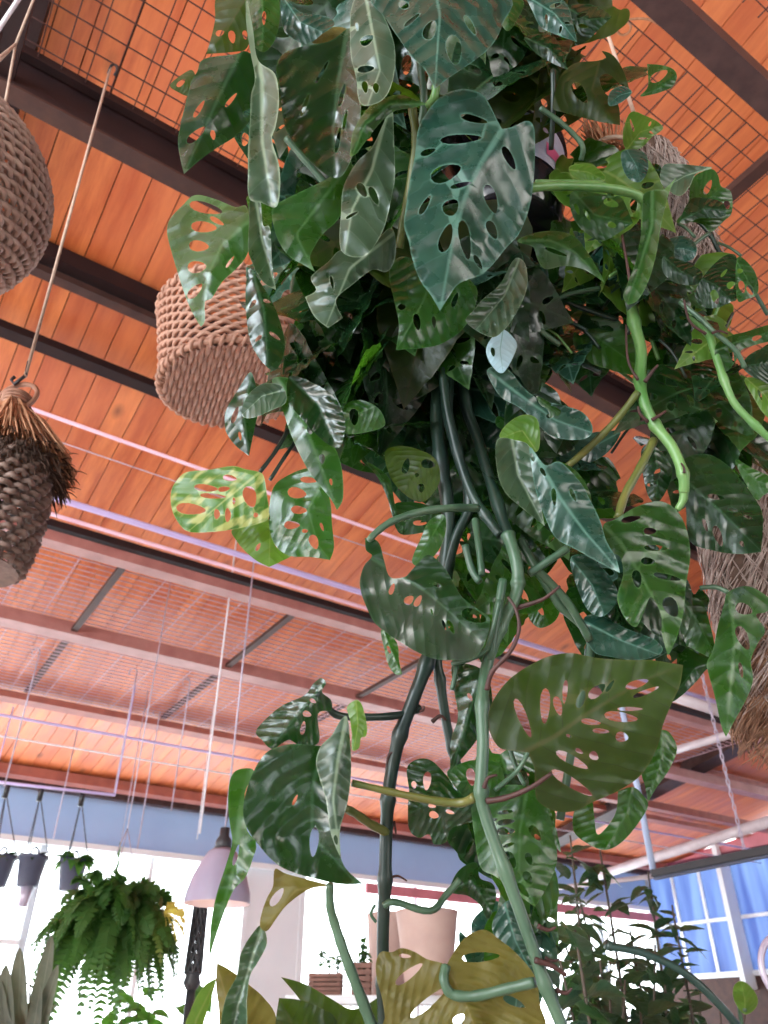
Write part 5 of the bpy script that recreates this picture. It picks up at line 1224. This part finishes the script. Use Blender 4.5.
# strap leaved plant bottom left
sp_ = empty('strap_leaf_plant', Vector((P(10, 1060, 2.6).x, P(10, 1060, 2.6).y, 0)), 'grey green plant with long strap leaves at lower left corner', 'plant')
m_ = MB(); m_.lathe([(0, 0), (.14, 0), (.18, .32), (.17, .32), (0, .28)], sp_.location, 24); m_.build('pot', M['beige'], sp_)
for a0, a1, w_ in (((5,1100),(-8,960),9),((12,1100),(20,948),8),((20,1100),(52,935),7),((15,1100),(58,965),6),((0,1100),(6,965),8),((-5,1100),(-20,950),9),((20,1100),(40,985),6)):
    pa, pb = P(*a0, 2.6), P(*a1, 2.5); n_ = 14; vv = []; ff = []; uvs = []
    b0 = Vector((sp_.location.x + (a0[0]-10)*.003, sp_.location.y, .28)); ctrl = smoothpts([b0, pa, pa.lerp(pb, .6), pb], 6); n_ = len(ctrl)
    for i, p in enumerate(ctrl):
        f = i/(n_-1); wd = w_*1.7*2.5/FPX*(sin(pi*min(1, .25+.75*f))**.7 + .05); t = (ctrl[min(i+1, n_-1)]-ctrl[max(i-1, 0)]).normalized(); x = t.cross(AF).normalized()
        vv += [p - x*wd, p + AF*wd*.4, p + x*wd]; uvs += [(f, -.1), (f, 0), (f, .1)]
    for i in range(n_-1):
        for k_ in (0, 1): ff.append((i*3+k_, i*3+k_+1, i*3+k_+4, i*3+k_+3))
    me = bpy.data.meshes.new('strap'); me.from_pydata([tuple(v-sp_.location) for v in vv], [], ff); finish(me, uvs, [0.]*len(vv), [L['strap']])
    o = bpy.data.objects.new('leaf', me); C.objects.link(o); o.parent = sp_
bush(40, 1060, 3.0, 20, 60, 4, 10, 'bg', 'small dusky plant between the strap leaves and the fern', 66, .12, lance=False, upto=[(30,985),(45,1000),(25,1010),(38,975)])
# olive broad leaves at the bottom centre
ol = empty('broad_leaf_plant', Vector((P(300, 1100, .85).x, P(300, 1100, .85).y, 0)), 'plant with broad olive green leaves rising at bottom centre left', 'plant')
m_ = MB(); m_.lathe([(0, 0), (.12, 0), (.15, .28), (.16, .28), (.14, .30), (0, .25)], ol.location, 28); m_.build('pot', M['beige'], ol)
m_ = MB(); m_.lathe([(0, .27), (.14, .27)], ol.location, 24); m_.build('soil', M['soil'], ol)
for px, D in ((245, .9), (330, .84), (305, .86)):
    m_ = MB(); m_.tube(smoothpts([ol.location + Vector((0, 0, .27)), ol.location + Vector(((px-300)*.001, 0, .9)), P(px, 1075, D)], 8), .006, 8); m_.build('stem', M['stem_olive'], ol)
traced([(217,963),(230,970),(248,984),(264,998),(277,1020),(282,1075),(225,1075),(219,1010),(216,985)], [(245,1075),(232,1020),(217,964)], .9, 'olive', ol, sharp=(0,), wave=.04)
traced([(281,977),(305,984),(330,998),(350,1009),(366,1005),(385,996),(392,1020),(392,1075),(330,1075),(318,1030),(300,1000)], [(345,1075),(325,1020),(282,978)], .84, 'under', ol, sharp=(0,), wave=.02)
traced([(279,998),(300,1000),(323,1009),(337,1022),(345,1075),(276,1075),(275,1030)], [(306,1075),(295,1030),(280,1000)], .82, 'under', ol, sharp=(0,), wave=.02)

# bright green blade near the lantern
gb = empty('broad_leaf_plant', Vector((P(205, 1060, 3.2).x, P(205, 1060, 3.2).y, 0)), 'plant with bright green blade leaning beside the black lantern post', 'plant')
m_ = MB(); m_.lathe([(0, 0), (.12, 0), (.15, .28), (.14, .28), (0, .25)], gb.location, 24); m_.build('pot', M['black'], gb)
m_ = MB(); m_.tube([gb.location + Vector((0, 0, .25)), P(190, 1060, 3.2)], .008, 6); m_.build('stem', M['stem_mid'], gb)
traced([(217,978),(206,984),(197,996),(190,1012),(184,1030),(182,1070),(196,1070),(202,1030),(211,1000)], [(189,1070),(196,1020),(216,979)], 3.2, 'lime', gb, g=0, sharp=(0,))
# hose arc, grey ring
pts = smoothpts([P(606, 946, 1.9), P(640, 952, 1.88), P(680, 970, 1.85), (P(715, 1000, 1.82)), P(745, 1040, 1.8), P(760, 1100, 1.8)], 8)
pts += [Vector((pts[-1].x, pts[-1].y, .05))]
m_ = MB(); m_.tube(pts, .0095, 10); m_.tube([P(606, 944, 1.9), P(612, 947, 1.9)], .012, 10)
tag(m_.build('garden_hose', M['hose']), 'dark green hose arching in front of the blue windows', 'hose')
rc = P(790, 970, 1.9)
m_ = MB(); m_.tube([rc + .075*(cos(a)*AR*.9 + sin(a)*ZH) for a in [i*2*pi/40 for i in range(40)]], .008, 8, False, closed=True); m_.bar(rc + Vector((0, 0, -.07)), Vector((rc.x, rc.y, 0.0)), .02, .02, AF)
tag(m_.build('ring_stand', M['rod']), 'grey metal ring stand at the right edge', 'stand')
# ---- black strip light with chains
fa_, fb_ = P(654, 874, 5.2), P(790, 846, 4.6)
fix = empty('strip_light', (fa_+fb_)/2, 'long black strip light fixture hanging below the roof at right', 'light fixture')
m_ = MB(); m_.bar(fa_, fb_, .075, .045); m_.build('housing', M['black'], fix, False)
m_ = MB(); m_.bar(fa_ + Vector((0, 0, -.03)), fb_ + Vector((0, 0, -.03)), .03, .014); m_.build('diffuser', M['greyplastic'], fix, False)
ch = fa_.lerp(fb_, .70); m_ = MB(); z = ch.z; k_ = 0; Ztop = CAM.z + 2.7
while z < Ztop:
    p = Vector((ch.x, ch.y, z)); e = Vector((1, 0, 0)) if k_ % 2 else Vector((0, 1, 0))
    m_.tube([p + e*.010*cos(a) + ZH*.024*sin(a) for a in [i*pi/4 for i in range(8)]], .004, 4, False, closed=True); z += .040; k_ += 1
m_.build('chain', M['rod'], fix)
m_ = MB(); m_.tube([Vector((fa_.x, fa_.y, fa_.z)), Vector((fa_.x-.03, fa_.y, fa_.z+1.9))], .022, 10); m_.build('support_pole', M['polebl'], fix)
# pale conduit along the right wall top and cross pipes
m_ = MB(); m_.tube([P(585, 880, 10.5), P(640, 862, 9.6), P(790, 815, 7.6)], .055, 10); tag(m_.build('wall_pipe', M['pipew']), 'thick pale pipe running above the black strip light at right', 'pipe')
m_ = MB(); m_.tube([P(655, 690, 6.4), P(722, 712, 6.2)], .045, 10); m_.tube([P(718, 709, 6.2), P(780, 735, 6.0)], .035, 8); tag(m_.build('ceiling_pipe', M['pipew']), 'white ceiling pipe with joint below the right hanging leaf', 'pipe')
m_ = MB(); m_.tube([P(655, 756, 6.8), P(745, 730, 6.1)], .032, 10); tag(m_.build('ceiling_pipe', M['pipew']), 'white pipe branching lower left of the chain at right', 'pipe')
m_ = MB(); m_.tube([P(500, 895, 10.8), P(655, 876, 9.4)], .03, 8); tag(m_.build('curtain_rail', M['pipew']), 'pale rail ending at the left end of the strip light', 'rail')
